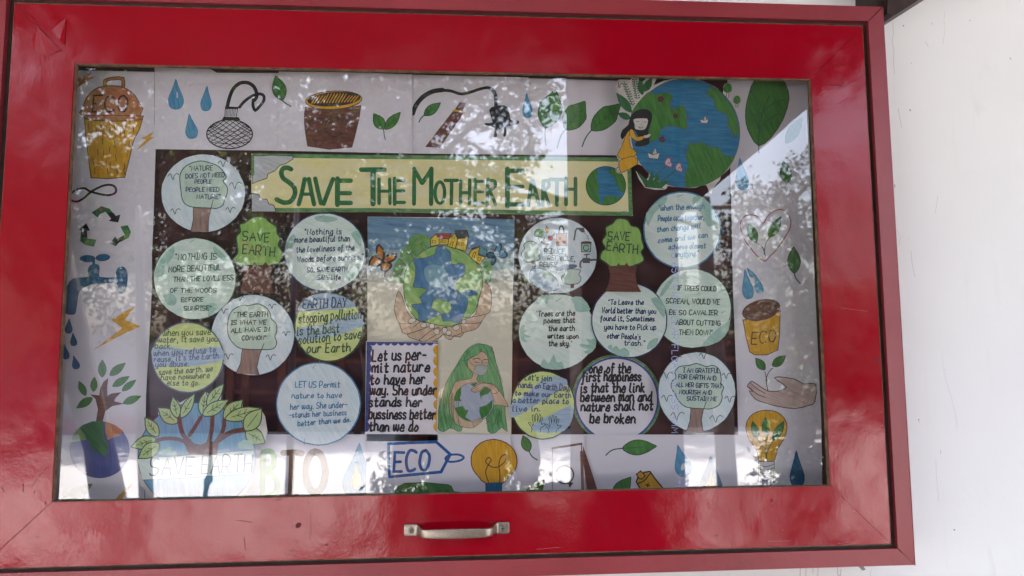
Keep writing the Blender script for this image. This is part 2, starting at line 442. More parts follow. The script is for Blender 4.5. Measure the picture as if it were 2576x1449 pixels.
brn = plain('orange_brown_timber', (0.17, 0.05, 0.025), 0.7, 0.3, 4); drk = plain('dark_opening', (0.015, 0.01, 0.012), 0.8, 0.2, 4)
a, b = mir(560, 860, 13.0), mir(2900, 1092, 13.0)
v, f = box(a.x, b.x, -14.5, -13.1, FLOOR, a.z); mesh_obj('shed_wall', v, f, drk, shed)
for px in (565, 605, 700, 845, 925, 1020, 1110, 1205, 1285):
    q = mir(px, 1000, 13.0); v, f = box(q.x, q.x + 0.14, -13.1, -13.0, FLOOR, a.z); mesh_obj('post', v, f, brn, shed)
for py in (866, 905, 985, 1040):
    q = mir(700, py, 13.0); v, f = box(a.x, b.x, -13.07, -13.03, q.z - 0.07, q.z); mesh_obj('rail', v, f, brn, shed)
# trees across the yard
bark = plain('grey_brown_bark', (0.10, 0.085, 0.07), 0.9, 0.4, 12, bmp=0.6, bscale=20)
def leafmat(name, c):
    m, t, p = nt(name)
    oi = t.nodes.new('ShaderNodeTexNoise'); oi.inputs['Scale'].default_value = 1.7; t.links.new(texco(t), oi.inputs['Vector'])
    r = t.nodes.new('ShaderNodeMapRange'); r.inputs['From Min'].default_value = 0.35; r.inputs['From Max'].default_value = 0.65; t.links.new(oi.outputs['Fac'], r.inputs['Value'])
    t.links.new(mix(t, r.outputs[0], tuple(x * 0.55 for x in c), tuple(x * 1.5 for x in c)), p.inputs['Base Color'])
    p.inputs['Roughness'].default_value = 0.6
    return m
LG = leafmat('dark_green_foliage', (0.03, 0.045, 0.016)); LY = leafmat('yellow_green_foliage', (0.16, 0.2, 0.03)); LP = leafmat('pink_blossom', (0.5, 0.08, 0.16))
def foliage(name, parent, blobs, n, size, mats, weights, seed, origin=None, shell=0.5):
    rnd = random.Random(seed); V, F, I = [], [], []
    vol = [b[3] * b[4] * b[5] for b in blobs]; tot = sum(vol)
    for b, vv in zip(blobs, vol):
        cx_, cy_, cz_, rx, ry, rz = b
        # twig clusters inside the blob, leaves round each twig
        k = int(n * vv / tot); ncl = max(3, k // 26)
        for c in range(ncl):
            while True:
                q = Vector((rnd.uniform(-1, 1), rnd.uniform(-1, 1), rnd.uniform(-1, 1)))
                if 0.2 < q.length < 1: break
            q = q * (q.length ** -shell) if q.length > 0 else q
            cc = Vector((cx_ + q.x * rx, cy_ + q.y * ry, cz_ + q.z * rz)); cr = rnd.uniform(0.14, 0.34) * (size / 0.11)
            mi = rnd.choices(range(len(mats)), weights)[0]
            for j in range(rnd.randint(14, 38)):
                p = cc + Vector((rnd.gauss(0, 1), rnd.gauss(0, 1), rnd.gauss(0, 0.7))) * cr * 0.6
                u = Vector((rnd.gauss(0, 1), rnd.gauss(0, 1), rnd.gauss(0, 1))).normalized(); w_ = u.orthogonal().normalized()
                w_ = (w_ * math.cos(rnd.random() * 6) + u.cross(w_) * math.sin(rnd.random() * 6)); s = size * rnd.uniform(0.6, 1.3)
                bb = len(V); V += [p - u * s * 0.5, p + w_ * s * 0.24, p + u * s * 0.5, p - w_ * s * 0.24]; F.append((bb, bb + 1, bb + 2, bb + 3)); I.append(mi)
    return mesh_obj(name, V, F, mats, parent, I, origin=origin)
def tree(name, px, dist, ptrunk, blobs, n, size, label, seed, weights=(5, 1, 0), bpx=None, kind='tree', trunkw=30):
    "blobs given in the reflection's pixels: (px, py, rx, rz)"
    base = mir(px, 887, dist); base.z = FLOOR
    root = empty(name, base); tag(root, label, kind)
    k = (dist + GL - CAM.y) / FPX
    top = mir(ptrunk[0], ptrunk[1], dist); mid = (base + top) / 2 + Vector((0.15, 0, 0)); r = trunkw * k / 2
    parts = [([base, (base + mid) / 2 + Vector((-.05, 0, 0)), mid, top], [r * 1.3, r, r * .85, r * .5])]
    rnd = random.Random(seed)
    bl = []
    for bx, by, rx, rz in blobs:
        c = mir(bx, by, dist); R = rx * k; dy = rnd.uniform(-0.6, 0.6)
        bl.append((c.x, c.y + dy, c.z, R, R * 0.8, rz * k))
        parts.append(([top + (mid - top) * rnd.uniform(0, .4), (top + c) / 2 + Vector((0, 0, .15)), Vector((c.x, c.y + dy, c.z)), Vector((c.x + R * rnd.uniform(-.7, .7), c.y + dy, c.z + rz * k * rnd.uniform(.2, .7)))], [r * .45, r * .3, r * .18, r * .06]))
    allV = []
    for P, R in parts:
        o = tube('tmp', P, R, bark, seg=7, origin=base); allV.append(([Vector(vv.co) + Vector(base) for vv in o.data.vertices], [tuple(pp.vertices) for pp in o.data.polygons])); bpy.data.objects.remove(o)
    V, F = join(allV); mesh_obj('trunk', V, F, bark, root, smooth=True)
    foliage('crown', root, bl, n, size, [LG, LY, LP], weights, seed)
    return root
tree('shade_tree', 1045, 15.2, (1045, 330), [(1000, 120, 260, 200), (760, 260, 240, 190), (1180, 300, 200, 170), (1300, 60, 260, 170), (1420, 240, 120, 60), (900, 470, 240, 130), (1100, 560, 260, 120)], 40000, 0.165, 'forked shade tree mirrored behind the title banner', 3, (6, 1.2, 0), trunkw=46)
tree('shade_tree', 430, 16.0, (430, 420), [(320, 250, 190, 220), (500, 120, 260, 220), (650, 480, 250, 180), (280, 560, 230, 140), (60, 540, 250, 190), (-330, 300, 280, 330)], 58000, 0.17, 'leafy tree across the yard mirrored over the upper left papers', 5, (5, 1.6, 0.04), trunkw=40)
tree('shade_tree', 1990, 15.0, (1990, 480), [(1960, 560, 140, 150), (2080, 470, 110, 120), (1960, 760, 150, 120), (2120, 860, 150, 110), (1880, 640, 90, 100)], 7000, 0.155, 'feathery tree mirrored at the right edge of the glass', 8, (6, 1, 0), trunkw=34)
tree('background_tree', 1480, 21.0, (1480, 500), [(1230, 640, 170, 110), (1540, 560, 150, 160), (1960, 640, 130, 150), (2300, 560, 160, 200), (950, 640, 240, 120), (620, 640, 260, 130), (390, 200, 230, 250), (700, 480, 300, 160), (900, 250, 200, 200)], 38000, 0.18, 'broad far tree behind the yard mirrored low across the board', 9, (5, 1, 0), trunkw=36)
tree('background_tree', 180, 22.0, (180, 560), [(180, 620, 240, 160), (-150, 600, 280, 200), (420, 700, 220, 120), (-600, 500, 320, 260)], 14000, 0.2, 'broad far tree beyond the white boundary wall', 11, (5, 1, 0), trunkw=36)
tree('flowering_bush', 900, 12.4, (900, 840), [(400, 790, 170, 70), (700, 790, 220, 80), (1000, 800, 220, 80), (1300, 790, 220, 90), (1600, 760, 240, 110), (1900, 800, 240, 110)], 14000, 0.12, 'long dark hedge of bushes in front of the brown shed', 12, (8, 0.6, 0.03), kind='hedge', trunkw=14)
def shrub(px, py, rpx, rpy, dist, n, label, seed, size=0.06):
    k = (dist + GL - CAM.y) / FPX; c = mir(px, py, dist); b = Vector((c.x, c.y, FLOOR)); root = empty('shrub', b); tag(root, label, 'shrub')
    tube('stem', [b, Vector((c.x, c.y, c.z))], [0.03, 0.015], bark, root, 7)
    zc = (c.z + FLOOR) / 2; bl = [(c.x, c.y, c.z, rpx * k, rpx * k * .8, rpy * k)]
    zz = c.z - rpy * k
    while zz > FLOOR + .05: bl.append((c.x, c.y, zz, rpx * k, rpx * k * .8, rpy * k * .8)); zz -= rpy * k * .8
    foliage('leaves', root, bl, n, size, [LG, LY, LP], (7, 1, 0), seed, shell=0.2)
shrub(1160, 1215, 215, 78, 4.3, 9000, 'rounded dark clipped shrub in front of the porch', 21)
shrub(1410, 1400, 150, 120, 3.6, 5000, 'low dark leafy shrub below the potted palm', 23)
shrub(2010, 1050, 90, 130, 4.2, 4200, 'loose tall shrub mirrored low at the right of the glass', 22, 0.07)
# posts and a leaning trunk between the porch and the sunny yard
steel = plain('dark_painted_post', (0.05, 0.05, 0.055), 0.5, 0.2, 8)
def post(label, pts, dist, bulb=None, cat='post', name='yard_post', mat=None):
    P = [mir(a, b, dist) for a, b, w_ in pts]; lo = P[0].copy(); lo.z = FLOOR; dz = (P[0].z - FLOOR)
    sl = (P[0] - P[1]) / max(1e-6, (P[1].z - P[0].z)); lo.x = P[0].x + sl.x * dz
    k = (dist + GL - CAM.y) / FPX / 2; R = [pts[0][2] * k] + [w_ * k for a, b, w_ in pts]
    o = tube(name, [lo] + P, R, mat or steel, seg=10, origin=lo); return tag(o, label, cat)
post('thick leaning tree trunk mirrored at the lower left of the glass', [(275, 1259, 72), (252, 1130, 64), (190, 900, 80), (120, 620, 90), (60, 300, 90)], 5.0, cat='tree trunk', name='leaning_trunk', mat=bark)
post('dark upright post right of the leaning trunk', [(368, 1255, 34), (362, 1090, 34), (352, 700, 18), (350, 520, 14)], 5.2)
post('slim lamp post with a swelling, nearest the save earth badge', [(516, 1255, 11), (520, 1222, 13), (524, 1210, 22), (527, 1196, 14), (530, 1150, 9), (536, 1060, 7), (540, 800, 6)], 4.6)
post('dark straight post mirrored across the letter I', [(725, 1250, 19), (730, 1110, 18), (738, 900, 16), (745, 500, 12)], 4.8)
post('slender trunk right of the porch column', [(1828, 1225, 50), (1815, 1000, 46), (1780, 700, 40), (1770, 500, 36)], 5.5, cat='tree trunk', name='slender_trunk', mat=bark)
# a potted palm silhouetted low between the photographer and the column
pot = empty('potted_palm', (mir(1430, 1240, 3.4).x, -3.4, FLOOR)); tag(pot, 'small potted palm with drooping fronds beside the column', 'potted plant')
pb = Vector(pot['_o'])
v, f = [], []
tube('pot', [pb, pb + Vector((0, 0, .3)), pb + Vector((0, 0, .34))], [.13, .19, .2], plain('terracotta', (.2, .07, .04)), pot, 16)
V, F = [], []
top = mir(1420, 1245, 3.4)
for k in range(9):
    an = k * 0.7 + .3; L = 0.34
    for j in range(7):
        t0 = (j + 1) / 7; px_ = math.cos(an) * L * t0; pz = 0.22 * t0 - 0.42 * t0 * t0 + .02; c = Vector((top.x + px_, top.y + math.sin(an) * L * t0 * .5, top.z + pz + .03))
        for sgn in (-1, 1):
            b_ = len(V); V += [c, c + Vector((0.03, 0, -0.03 + sgn * .02)), c + Vector((0.09 * math.cos(an), .02, -0.07 + sgn * .05)), c + Vector((-.01, 0, -.03))]; F.append((b_, b_ + 1, b_ + 2, b_ + 3))
mesh_obj('fronds', V, F, LG, pot); tube('stem', [pb + Vector((0, 0, .3)), top], [.02, .015], bark, pot, 7)
# ------------------------------------------------------------------ the display cabinet
def laminate():
    m, t, p = nt('glossy_red_laminate')
    v = texco(t)
    a = noise(t, v, 5, 4, 0.5, 0.3, 0.7)
    sm = noise(t, v, 38, 6, 0.7, 0.55, 0.75); k = t.nodes.new('ShaderNodeMath'); k.operation = 'MULTIPLY'; k.inputs[1].default_value = 0.25; t.links.new(sm, k.inputs[0])
    c = mix(t, a, (0.24, 0.0006, 0.008), (0.28, 0.001, 0.011)); c = mix(t, k.outputs[0], c, (0.16, 0.006, 0.012)); t.links.new(c, p.inputs['Base Color'])
    r = t.nodes.new('ShaderNodeMapRange'); r.inputs['To Min'].default_value = 0.07; r.inputs['To Max'].default_value = 0.19
    t.links.new(noise(t, v, 30, 6, 0.7, 0.3, 0.7), r.inputs['Value']); t.links.new(r.outputs[0], p.inputs['Roughness'])
    p.inputs['Specular IOR Level'].default_value = 0.42
    n1 = bump(t, None, noise(t, v, 9, 2, 0.4, 0, 1), 0.16, 0.02)
    n2 = bump(t, None, noise(t, v, 45, 4, 0.6, 0, 1), 0.08, 0.003, n1)
    bump(t, p, noise(t, v, 260, 3, 0.6, 0, 1), 0.07, 0.001, n2)
    return m
def frame_paint():
    m, t, p = nt('brushed_maroon_enamel')
    v = texco(t); a = noise(t, v, 6, 5, 0.6, 0.3, 0.7)
    c = mix(t, a, (0.20, 0.020, 0.028), (0.27, 0.035, 0.045)); t.links.new(c, p.inputs['Base Color']); p.inputs['Roughness'].default_value = 0.38; p.inputs['Specular IOR Level'].default_value = 0.6
    n1 = bump(t, None, noise(t, v, 22, 5, 0.6, 0, 1), 0.35, 0.004)
    bump(t, p, noise(t, v, 220, 3, 0.6, 0, 1), 0.15, 0.0008, n1); return m
LAM, FRM = laminate(), frame_paint()
ply = plain('bare_plywood_edge', (0.15, 0.085, 0.05), 0.8, 0.45, 90); wood = plain('dark_brown_rebate', (0.035, 0.020, 0.017), 0.6, 0.35, 50, bmp=0.2, bscale=60)
MAR = plain('maroon_backing_paper', (0.062, 0.018, 0.022), 0.8, 0.25, 30, bmp=0.15, bscale=400)
alu = plain('satin_nickel', (0.34, 0.30, 0.26), 0.36, 0.12, 200, metal=1.0, spec=0.5)
cab = empty('display_cabinet', (0, 0.05, -0.41)); tag(cab, 'large glazed notice board cabinet with red laminate door and maroon frame', 'display cabinet')
OX, OZ0, OZ1 = 0.6432, -0.4083, 0.4098; IX, IZ0, IZ1 = 0.6203, -0.3862, 0.3868
DX, DZ0, DZ1 = 0.6100, -0.3788, 0.3788; HX, HZ0, HZ1 = 0.5265, -0.2983, 0.2956
def ring(name, ox, oz0, oz1, ix, iz0, iz1, y0, y1, mat, parent, bw=0.001, gap=0.0003, mitre=True):
    res = []
    O = [(-ox, oz0), (ox, oz0), (ox, oz1), (-ox, oz1)]; I = [(-ix, iz0), (ix, iz0), (ix, iz1), (-ix, iz1)]
    for i in range(4):
        j = (i + 1) % 4; d = Vector((O[j][0] - O[i][0], O[j][1] - O[i][1])).normalized() * gap
        if not mitre: d = d * 0
        q = [(O[i][0] + d.x, O[i][1] + d.y), (O[j][0] - d.x, O[j][1] - d.y), (I[j][0] - d.x, I[j][1] - d.y), (I[i][0] + d.x, I[i][1] + d.y)]
        v, f = prism(q, y0, y1)
        o = mesh_obj(name, v, f, mat, parent); res.append(o)
        if bw: bevel(o, bw)
    return res
ring('frame_rail', OX, OZ0, OZ1, IX, IZ0, IZ1, -0.001, WY - 0.0005, FRM, cab, 0.0022, 0.0)
ring('rebate_liner', IX + 0.0004, IZ0 - 0.0004, IZ1 + 0.0004, IX - 0.004, IZ0 + 0.004, IZ1 - 0.004, 0.007, WY - 0.002, wood, cab, 0.0005, 0)
v, f = box(-IX, IX, 0.0650, 0.0740, IZ0, IZ1); mesh_obj('back_panel', v, f, wood, cab)
ring('door_rail', DX, DZ0, DZ1, HX, HZ0, HZ1, 0.0, 0.0095, LAM, cab, 0.0004, 0.0)
ring('door_edge_band', DX + 0.0016, DZ0 - 0.0016, DZ1 + 0.0016, DX + 0.0001, DZ0 - 0.0001, DZ1 + 0.0001, 0.0008, 0.0180, ply, cab, 0, 0)
ring('glazing_edge', HX - 0.0001, HZ0 + 0.0001, HZ1 - 0.0001, HX - 0.0013, HZ0 + 0.0013, HZ1 - 0.0013, 0.0012, 0.0078, ply, cab, 0, 0)
ring('box_side', 0.5700, -0.3450, 0.3400, 0.5550, -0.3300, 0.3250, 0.0100, 0.0640, wood, cab, 0, 0)
# glass: one thin pane, clear with a mirror-like face
m, t, p = nt('window_glass'); t.nodes.remove(p); out = t.nodes['Material Output']
tr = t.nodes.new('ShaderNodeBsdfTransparent'); tr.inputs[0].default_value = (0.80, 0.805, 0.815, 1)
gl = t.nodes.new('ShaderNodeBsdfGlossy'); gl.inputs['Roughness'].default_value = 0.0; gl.inputs[0].default_value = (1, 1, 1, 1)
fr = t.nodes.new('ShaderNodeFresnel'); 
geo = t.nodes.new('ShaderNodeNewGeometry'); im = t.nodes.new('ShaderNodeMix'); im.data_type = 'FLOAT'; im.inputs[2].default_value = 2.1; im.inputs[3].default_value = 1 / 2.1
t.links.new(geo.outputs['Backfacing'], im.inputs[0]); t.links.new(im.outputs[0], fr.inputs['IOR'])
wob = noise(t, texco(t), 3.5, 2, 0.4, 0, 1); b_ = t.nodes.new('ShaderNodeBump'); b_.inputs['Strength'].default_value = 0.05; b_.inputs['Distance'].default_value = 0.01
t.links.new(wob, b_.inputs['Height']); t.links.new(b_.outputs[0], gl.inputs['Normal'])
mx = t.nodes.new('ShaderNodeMixShader'); t.links.new(fr.outputs[0], mx.inputs[0]); t.links.new(tr.outputs[0], mx.inputs[1]); t.links.new(gl.outputs[0], mx.inputs[2]); t.links.new(mx.outputs[0], out.inputs[0])
GLASS = m
x, z0, z1 = HX + 0.001, HZ0 - 0.001, HZ1 + 0.001
mesh_obj('glass_pane', [(-x, GL, z0), (x, GL, z0), (x, GL, z1), (-x, GL, z1)], [(0, 1, 2, 3)], GLASS, cab)
# laminate creases, scratches and stains on the door
cab['_front'] = -0.0001
def crease(pts, view=T(0, 0)):
    ox, oy, k = view
    P = []
    for x, y, h in pts: q = un(ox + x * k, oy + y * k, 0); P.append((q.x, -0.00012 - h * 1.3, q.z))
    n = len(P)
    f = [(0, i, i + 1) for i in range(1, n - 1)]
    mesh_obj('laminate_crease', P, f, LAM, cab)
crease([(380, 275, .0009), (320, 400, 0), (340, 520, 0), (480, 560, 0), (622, 508, .0009)])
crease([(668, 188, .0008), (560, 240, 0), (520, 300, 0), (600, 400, 0), (655, 465, .0008)])
crease([(2420, 940, .0005), (2380, 960, 0), (2440, 1000, 0)], T(0, 2)) if False else None
stn = ink('dark_red_stain', (0.09, 0.004, 0.012)); stl = ink('pale_scratch', (0.42, 0.2, 0.2))
d = Draw(T(0, 3)); d.s(stn, [230, 518, 234, 560, 232, 605], 9, 3).s(stn, [318, 562, 380, 460, 480, 345], 4, 3).s(stn, [20, 560, 40, 600], 8).s(stn, [352, 590, 340, 612], 7).s(stn, [135, 1045, 152, 1052], 8).s(stn, [360, 1050, 372, 1056], 6).s(stn, [460, 705, 455, 725], 8).s(stn, [2375, 890, 2450, 895, 2535, 912], 5, 3).s(stn, [2455, 1060, 2470, 1190], 4).s(stn, [2070, 1260, 2082, 1290], 5).s(stn, [148, 240, 158, 250], 7).s(stn, [105, 900, 112, 905], 7).s(stl, [900, 1220, 912, 1240], 4)
for i in range(26):
    x, y = random.uniform(20, 1500), random.uniform(760, 1280); d.f(stn, ell(x, y, random.uniform(2, 6), random.uniform(2, 5), 8))
tag(d.build('stains', cab), kind='stuff')
d = Draw(T(1, 3)); d.f(stn, [398, 935, 425, 910, 455, 925, 445, 955, 405, 968], 2).s(stn, [200, 690, 245, 672], 9).s(stn, [545, 820, 555, 980, 540, 1060], 3, 3).s(stn, [330, 1188, 385, 1190], 6).s(stn, [385, 1235, 388, 1250], 5).s(stn, [700, 1130, 720, 1140], 14)
for i in range(40):
    x, y = random.uniform(20, 950), random.uniform(700, 1150); d.f(stn, ell(x, y, random.uniform(2, 6), random.uniform(2, 5), 8))
tag(d.build('stains', cab), kind='stuff')
d = Draw(T(2, 3)); d.s(stn, [2040, 1050, 2060, 1035, 2075, 1040], 7).s(stn, [1885, 580, 1900, 590, 1915, 578], 9).s(stl, [250, 1180, 480, 1160], 2).s(stn, [965, 1290, 972, 1315], 5); tag(d.build('stains', cab), kind='stuff')
d = Draw(T(3, 3)); d.s(stl, [850, 796, 878, 794], 5).s(stl, [146, 985, 150, 990], 6).s(stl, [1, 1100, 230, 1095], 4).s(stn, [40, 690, 44, 700], 16).s(stn, [205, 730, 235, 728, 262, 740], 5, 3).s(stn, [500, 790, 508, 812], 7).s(stl, [700, 1122, 800, 1112], 3).s(stl, [1120, 1265, 1220, 1258], 3); tag(d.build('stains', cab), kind='stuff')
d = Draw(T(3, 2)); d.s(stn, [1072, 690, 1095, 715, 1120, 765], 13, 3).s(stn, [1055, 300, 1060, 330], 6).s(stn, [820, 590, 850, 598], 8).s(stn, [640, 965, 655, 970], 7).s(stn, [790, 1300, 820, 1305], 6).s(stl, [740, 200, 1000, 235], 2).s(stn, [745, 60, 752, 280], 2).s(stn, [855, 700, 850, 830], 2.5); tag(d.build('stains', cab), kind='stuff')
d = Draw(T(3, 0)); d.s(stn, [630, 855, 690, 850, 720, 862, 750, 858, 762, 825], 7, 3).s(stn, [180, 80, 200, 70], 3); tag(d.build('stains', cab), kind='stuff')
# faint maker's print on the glass, reading downwards
cab['_front'] = GL - 0.0001
pr = ink('violet_glass_print', (0.30, 0.34, 0.62))
class GP(Draw): pass
def vprint(txt, x, y0, y1, h, w=2.2):
    d = Draw(D0); d2 = Draw(D0); d2.text(pr, txt, 0, y1 - y0, 0, 0, h, w, 0, 0)
    for s in d2.sh: d.sh.append(('s', s[1], [(x - b, y0 + a) for a, b in s[2]], w, s[4]))
    for i in range(len(d.sh)):
        s = d.sh[i]; d.sh[i] = ('s', s[1], [(2 * x + 0 - a + 0, b) if False else (a, b) for a, b in s[2]], w, False)
    return d
vprint('SG 659 4 PM CLEAR FLOAT GLASS 4MM', 1690, 620, 1090, 16, 1.7).build('glass_print', cab)
vprint('L-840', 1705, 1195, 1235, 9, 1.6).build('glass_print', cab); vprint('14900', 1722, 1190, 1232, 10, 1.6).build('glass_print', cab)
# handle
ha, hb = un(1034.5, 1332.5, 0), un(1263.8, 1327.8, 0)
hz = (ha.z + hb.z) / 2; hx0, hx1 = ha.x - 0.0088, hb.x + 0.0088; W_ = hx1 - hx0
prof = [(0.0, .0014, .0066), (0.004, .0016, .0078), (0.02, .0018, .0080), (0.095, .0022, .0080), (0.122, .0030, .0079), (0.142, .0075, .0068), (0.162, .0150, .0058), (0.195, .0205, .0056), (0.25, .0222, .0060), (0.38, .0232, .0064), (0.5, .0236, .0065)]
prof = prof + [(1 - a, b, c) for a, b, c in prof[-2::-1]]
V, F = [], []
NS = 14
for i, (a, b, h) in enumerate(prof):
    x = hx0 + a * W_; i0, i1 = max(i - 1, 0), min(i + 1, len(prof) - 1)
    tx, ty = (prof[i1][0] - prof[i0][0]) * W_, -(prof[i1][1] - prof[i0][1]); l = math.hypot(tx, ty); nx, ny = -ty / l, tx / l
    th = 0.0017 if b > .01 else 0.0013
    for k in range(NS):
        an = 2 * math.pi * k / NS; cc, ss = math.cos(an), math.sin(an)
        cc = math.copysign(abs(cc) ** 0.6, cc); ss = math.copysign(abs(ss) ** 0.6, ss)
        V.append((x + nx * th * ss, -b + ny * th * ss, hz + h * cc - (0.0 if b < .01 else 0.0008)))
n = len(prof)
for i in range(n - 1):
    for k in range(NS): F.append((i * NS + k, i * NS + (k + 1) % NS, (i + 1) * NS + (k + 1) % NS, (i + 1) * NS + k))
F.append(tuple(range(NS))); F.append(tuple((n - 1) * NS + k for k in range(NS))[::-1])
hd = mesh_obj('pull_handle', V, F, alu, cab, smooth=True); sb = hd.modifiers.new('s', 'SUBSURF'); sb.levels = sb.render_levels = 2
hd['_o'] = cab['_o']
scr = plain('dull_screw_steel', (0.25, 0.23, 0.21), 0.4, 0.3, 300, metal=1.0); scd = plain('screw_recess', (0.03, 0.03, 0.03), 0.7)
for hp in (ha, hb):
    c = Vector((hp.x, -0.0036, hz)); V, F = [], []
    for r_, yy in ((.0042, 0), (.0040, -.0007), (.0022, -.0011)):
        for k in range(20): V.append((c.x + r_ * math.cos(k * math.pi / 10), c.y + yy, c.z + r_ * math.sin(k * math.pi / 10)))
    for i in (0, 1):
        for k in range(20): F.append((i * 20 + k, i * 20 + (k + 1) % 20, i * 20 + 20 + (k + 1) % 20, i * 20 + 20 + k))
    F.append(tuple(range(40, 60))); nb = len(F)
    for s0, s1 in ((.0021, .0005), (.0005, .0021)):
        yy = c.y - .00125 - (0.00002 if s0 > s1 else 0); b_ = len(V)
        V += [(c.x - s0, yy, c.z - s1), (c.x + s0, yy, c.z - s1), (c.x + s0, yy, c.z + s1), (c.x - s0, yy, c.z + s1)]; F.append((b_, b_ + 1, b_ + 2, b_ + 3))
    mesh_obj('screw', V, F, [scr, scd], hd, [0] * nb + [1, 1])
# dark steel bracket above the corner
blk = plain('dark_brown_painted_steel', (0.035, 0.018, 0.016), 0.55, 0.4, 30, bmp=0.4, bscale=60)
br = empty('roof_bracket', (0.68, 0.04, 0.42)); tag(br, 'dark brown steel roof bracket meeting the upper right corner of the cabinet', 'bracket')
a, b, c, d_ = un(2196, 0, .03), un(2216, 0, .03), un(2196, 30, .03), un(2222, 38, .03)
q = [un(2196, 48, .03), un(2221, 44, .03), un(2221, -220, .03), un(2196, -220, .03)]
v, f = prism([(p.x, p.z) for p in q], 0.018, 0.0775); bevel(mesh_obj('upright', v, f, blk, br), .001)
q = [un(2221.5, 41, .02), un(2240, 45, .02), un(2249, 41, .02), un(2600, -184, .02), un(2570, -224, .02), un(2221.5, -1, .02)]
v, f = prism([(p.x, p.z) for p in q], 0.008, 0.070); bevel(mesh_obj('diagonal_brace', v, f, blk, br), .001)
# ------------------------------------------------------------------ the photographer, facing the cabinet with a phone
def skin_obj(name, chains, mat, parent, origin, sub=2, root=0):
    V, E, R = [], [], []
    idx = {}
    for ch in chains:
        prev = None
        for key, p, r in ch:
            if key in idx and key is not None: i = idx[key]
            else:
                i = len(V); V.append(Vector(p) - Vector(origin)); R.append(r)
                if key is not None: idx[key] = i
            if prev is not None: E.append((prev, i))
            prev = i
    me = bpy.data.meshes.new(name); me.from_pydata([tuple(v) for v in V], E, []); me.materials.append(mat)
    o = bpy.data.objects.new(name, me); col.objects.link(o); o.parent = parent
    sk = o.modifiers.new('skin', 'SKIN'); sk.use_smooth_shade = True
    for i, r in enumerate(R): me.skin_vertices[0].data[i].radius = (r, r)
    me.skin_vertices[0].data[root].use_root = True
    ss = o.modifiers.new('sub', 'SUBSURF'); ss.levels = ss.render_levels = sub
    o['_o'] = tuple(origin); return o
px_, py_ = 0.02, -1.42
per = empty('person', (px_, py_, FLOOR)); tag(per, 'person in dark shirt and trousers holding up a phone to photograph the cabinet', 'person')
shirt = plain('navy_shirt_cloth', (0.03, 0.035, 0.05), 0.85, 0.3, 40); trs = plain('dark_trousers', (0.025, 0.025, 0.028), 0.85, 0.3, 40)
skinm = plain('brown_skin', (0.22, 0.11, 0.065), 0.5, 0.12, 40); hair = plain('black_hair', (0.012, 0.010, 0.010), 0.45, 0.4, 200)
def P(x, y, z): return (px_ + x, py_ + y, FLOOR + z)
chains = [[('pel', P(0, 0, .93), .13), ('w', P(0, .01, 1.07), .115), ('ch', P(0, .0, 1.24), .13), ('nk0', P(0, 0, 1.37), .085), ('nk', P(0, .01, 1.43), .052), ('jaw', P(0, .03, 1.50), .068), ('hd', P(0, .02, 1.58), .086), ('top', P(0, .01, 1.65), .06)]]
for s in (-1, 1):
    chains.append([('nk0', 0, 0), (('sh', s), P(.155 * s, 0, 1.345), .058), (None, P(.19 * s, .06, 1.22), .044), (('el', s), P(.20 * s, .13, 1.13), .036), (None, P(.15 * s, .27, 1.27), .032), (('wr', s), P(.105 * s, .385, 1.41), .023), (None, P(.10 * s, .405, 1.455), .03), (('pm', s), P(.095 * s, .412, 1.49), .03)])
    chains.append([('pel', 0, 0), (('hip', s), P(.09 * s, 0, .86), .095), (None, P(.095 * s, .01, .66), .075), (('kn', s), P(.10 * s, .02, .47), .055), (None, P(.105 * s, 0, .30), .052), (('an', s), P(.11 * s, -.01, .09), .036), (None, P(.115 * s, .03, .045), .04), (None, P(.12 * s, .13, .03), .03)])
body = skin_obj('body', chains, skinm, per, per['_o'])
def cloth(name, ch, mat): return skin_obj(name, ch, mat, per, per['_o'])
ch = [[('pel', P(0, 0, .92), .148), ('w', P(0, .01, 1.07), .132), ('ch', P(0, .0, 1.24), .145), ('nk0', P(0, 0, 1.36), .098)]]
for s in (-1, 1): ch.append([('nk0', 0, 0), (None, P(.155 * s, 0, 1.345), .072), (None, P(.19 * s, .06, 1.22), .058), (None, P(.20 * s, .12, 1.14), .052)])
cloth('shirt', ch, shirt)
ch = [[('pel', P(0, 0, .93), .14)]]
for s in (-1, 1): ch.append([('pel', 0, 0), (None, P(.09 * s, 0, .86), .108), (None, P(.095 * s, .01, .66), .09), (None, P(.10 * s, .02, .47), .075), (None, P(.105 * s, 0, .28), .07), (None, P(.11 * s, -.01, .10), .064)])
cloth('trousers', ch, trs)
cloth('hair', [[(None, P(0, -.02, 1.53), .07), (None, P(0, -.02, 1.62), .098), (None, P(0, .015, 1.67), .07)]], hair)
for s in (-1, 1):
    for k, (dx, dz, L) in enumerate(((-.012, .01, .05), (-.01, .028, .058), (-.008, .046, .055), (-.004, .062, .045))):
        b0 = P(.095 * s, .412, 1.475 + dz * .8); b1 = P((.095 - L * .5) * s, .398, 1.478 + dz * .9); b2 = P((.095 - L) * s, .418, 1.48 + dz * .9)
        skin_obj('finger', [[(None, b0, .009), (None, b1, .0085), (None, b2, .007)]], skinm, per, per['_o'], 1)
    skin_obj('thumb', [[(None, P(.10 * s, .405, 1.46), .011), (None, P(.085 * s, .39, 1.478), .010), (None, P(.062 * s, .388, 1.49), .008)]], skinm, per, per['_o'], 1)
for s in (-1, 1):
    skin_obj('eye', [[(None, P(.032 * s, .093, 1.585), .010), (None, P(.032 * s, .098, 1.585), .008)]], plain('eye_white', (.6, .58, .55)), per, per['_o'], 1)
skin_obj('nose', [[(None, P(0, .098, 1.585), .008), (None, P(0, .118, 1.55), .012)]], skinm, per, per['_o'], 1)
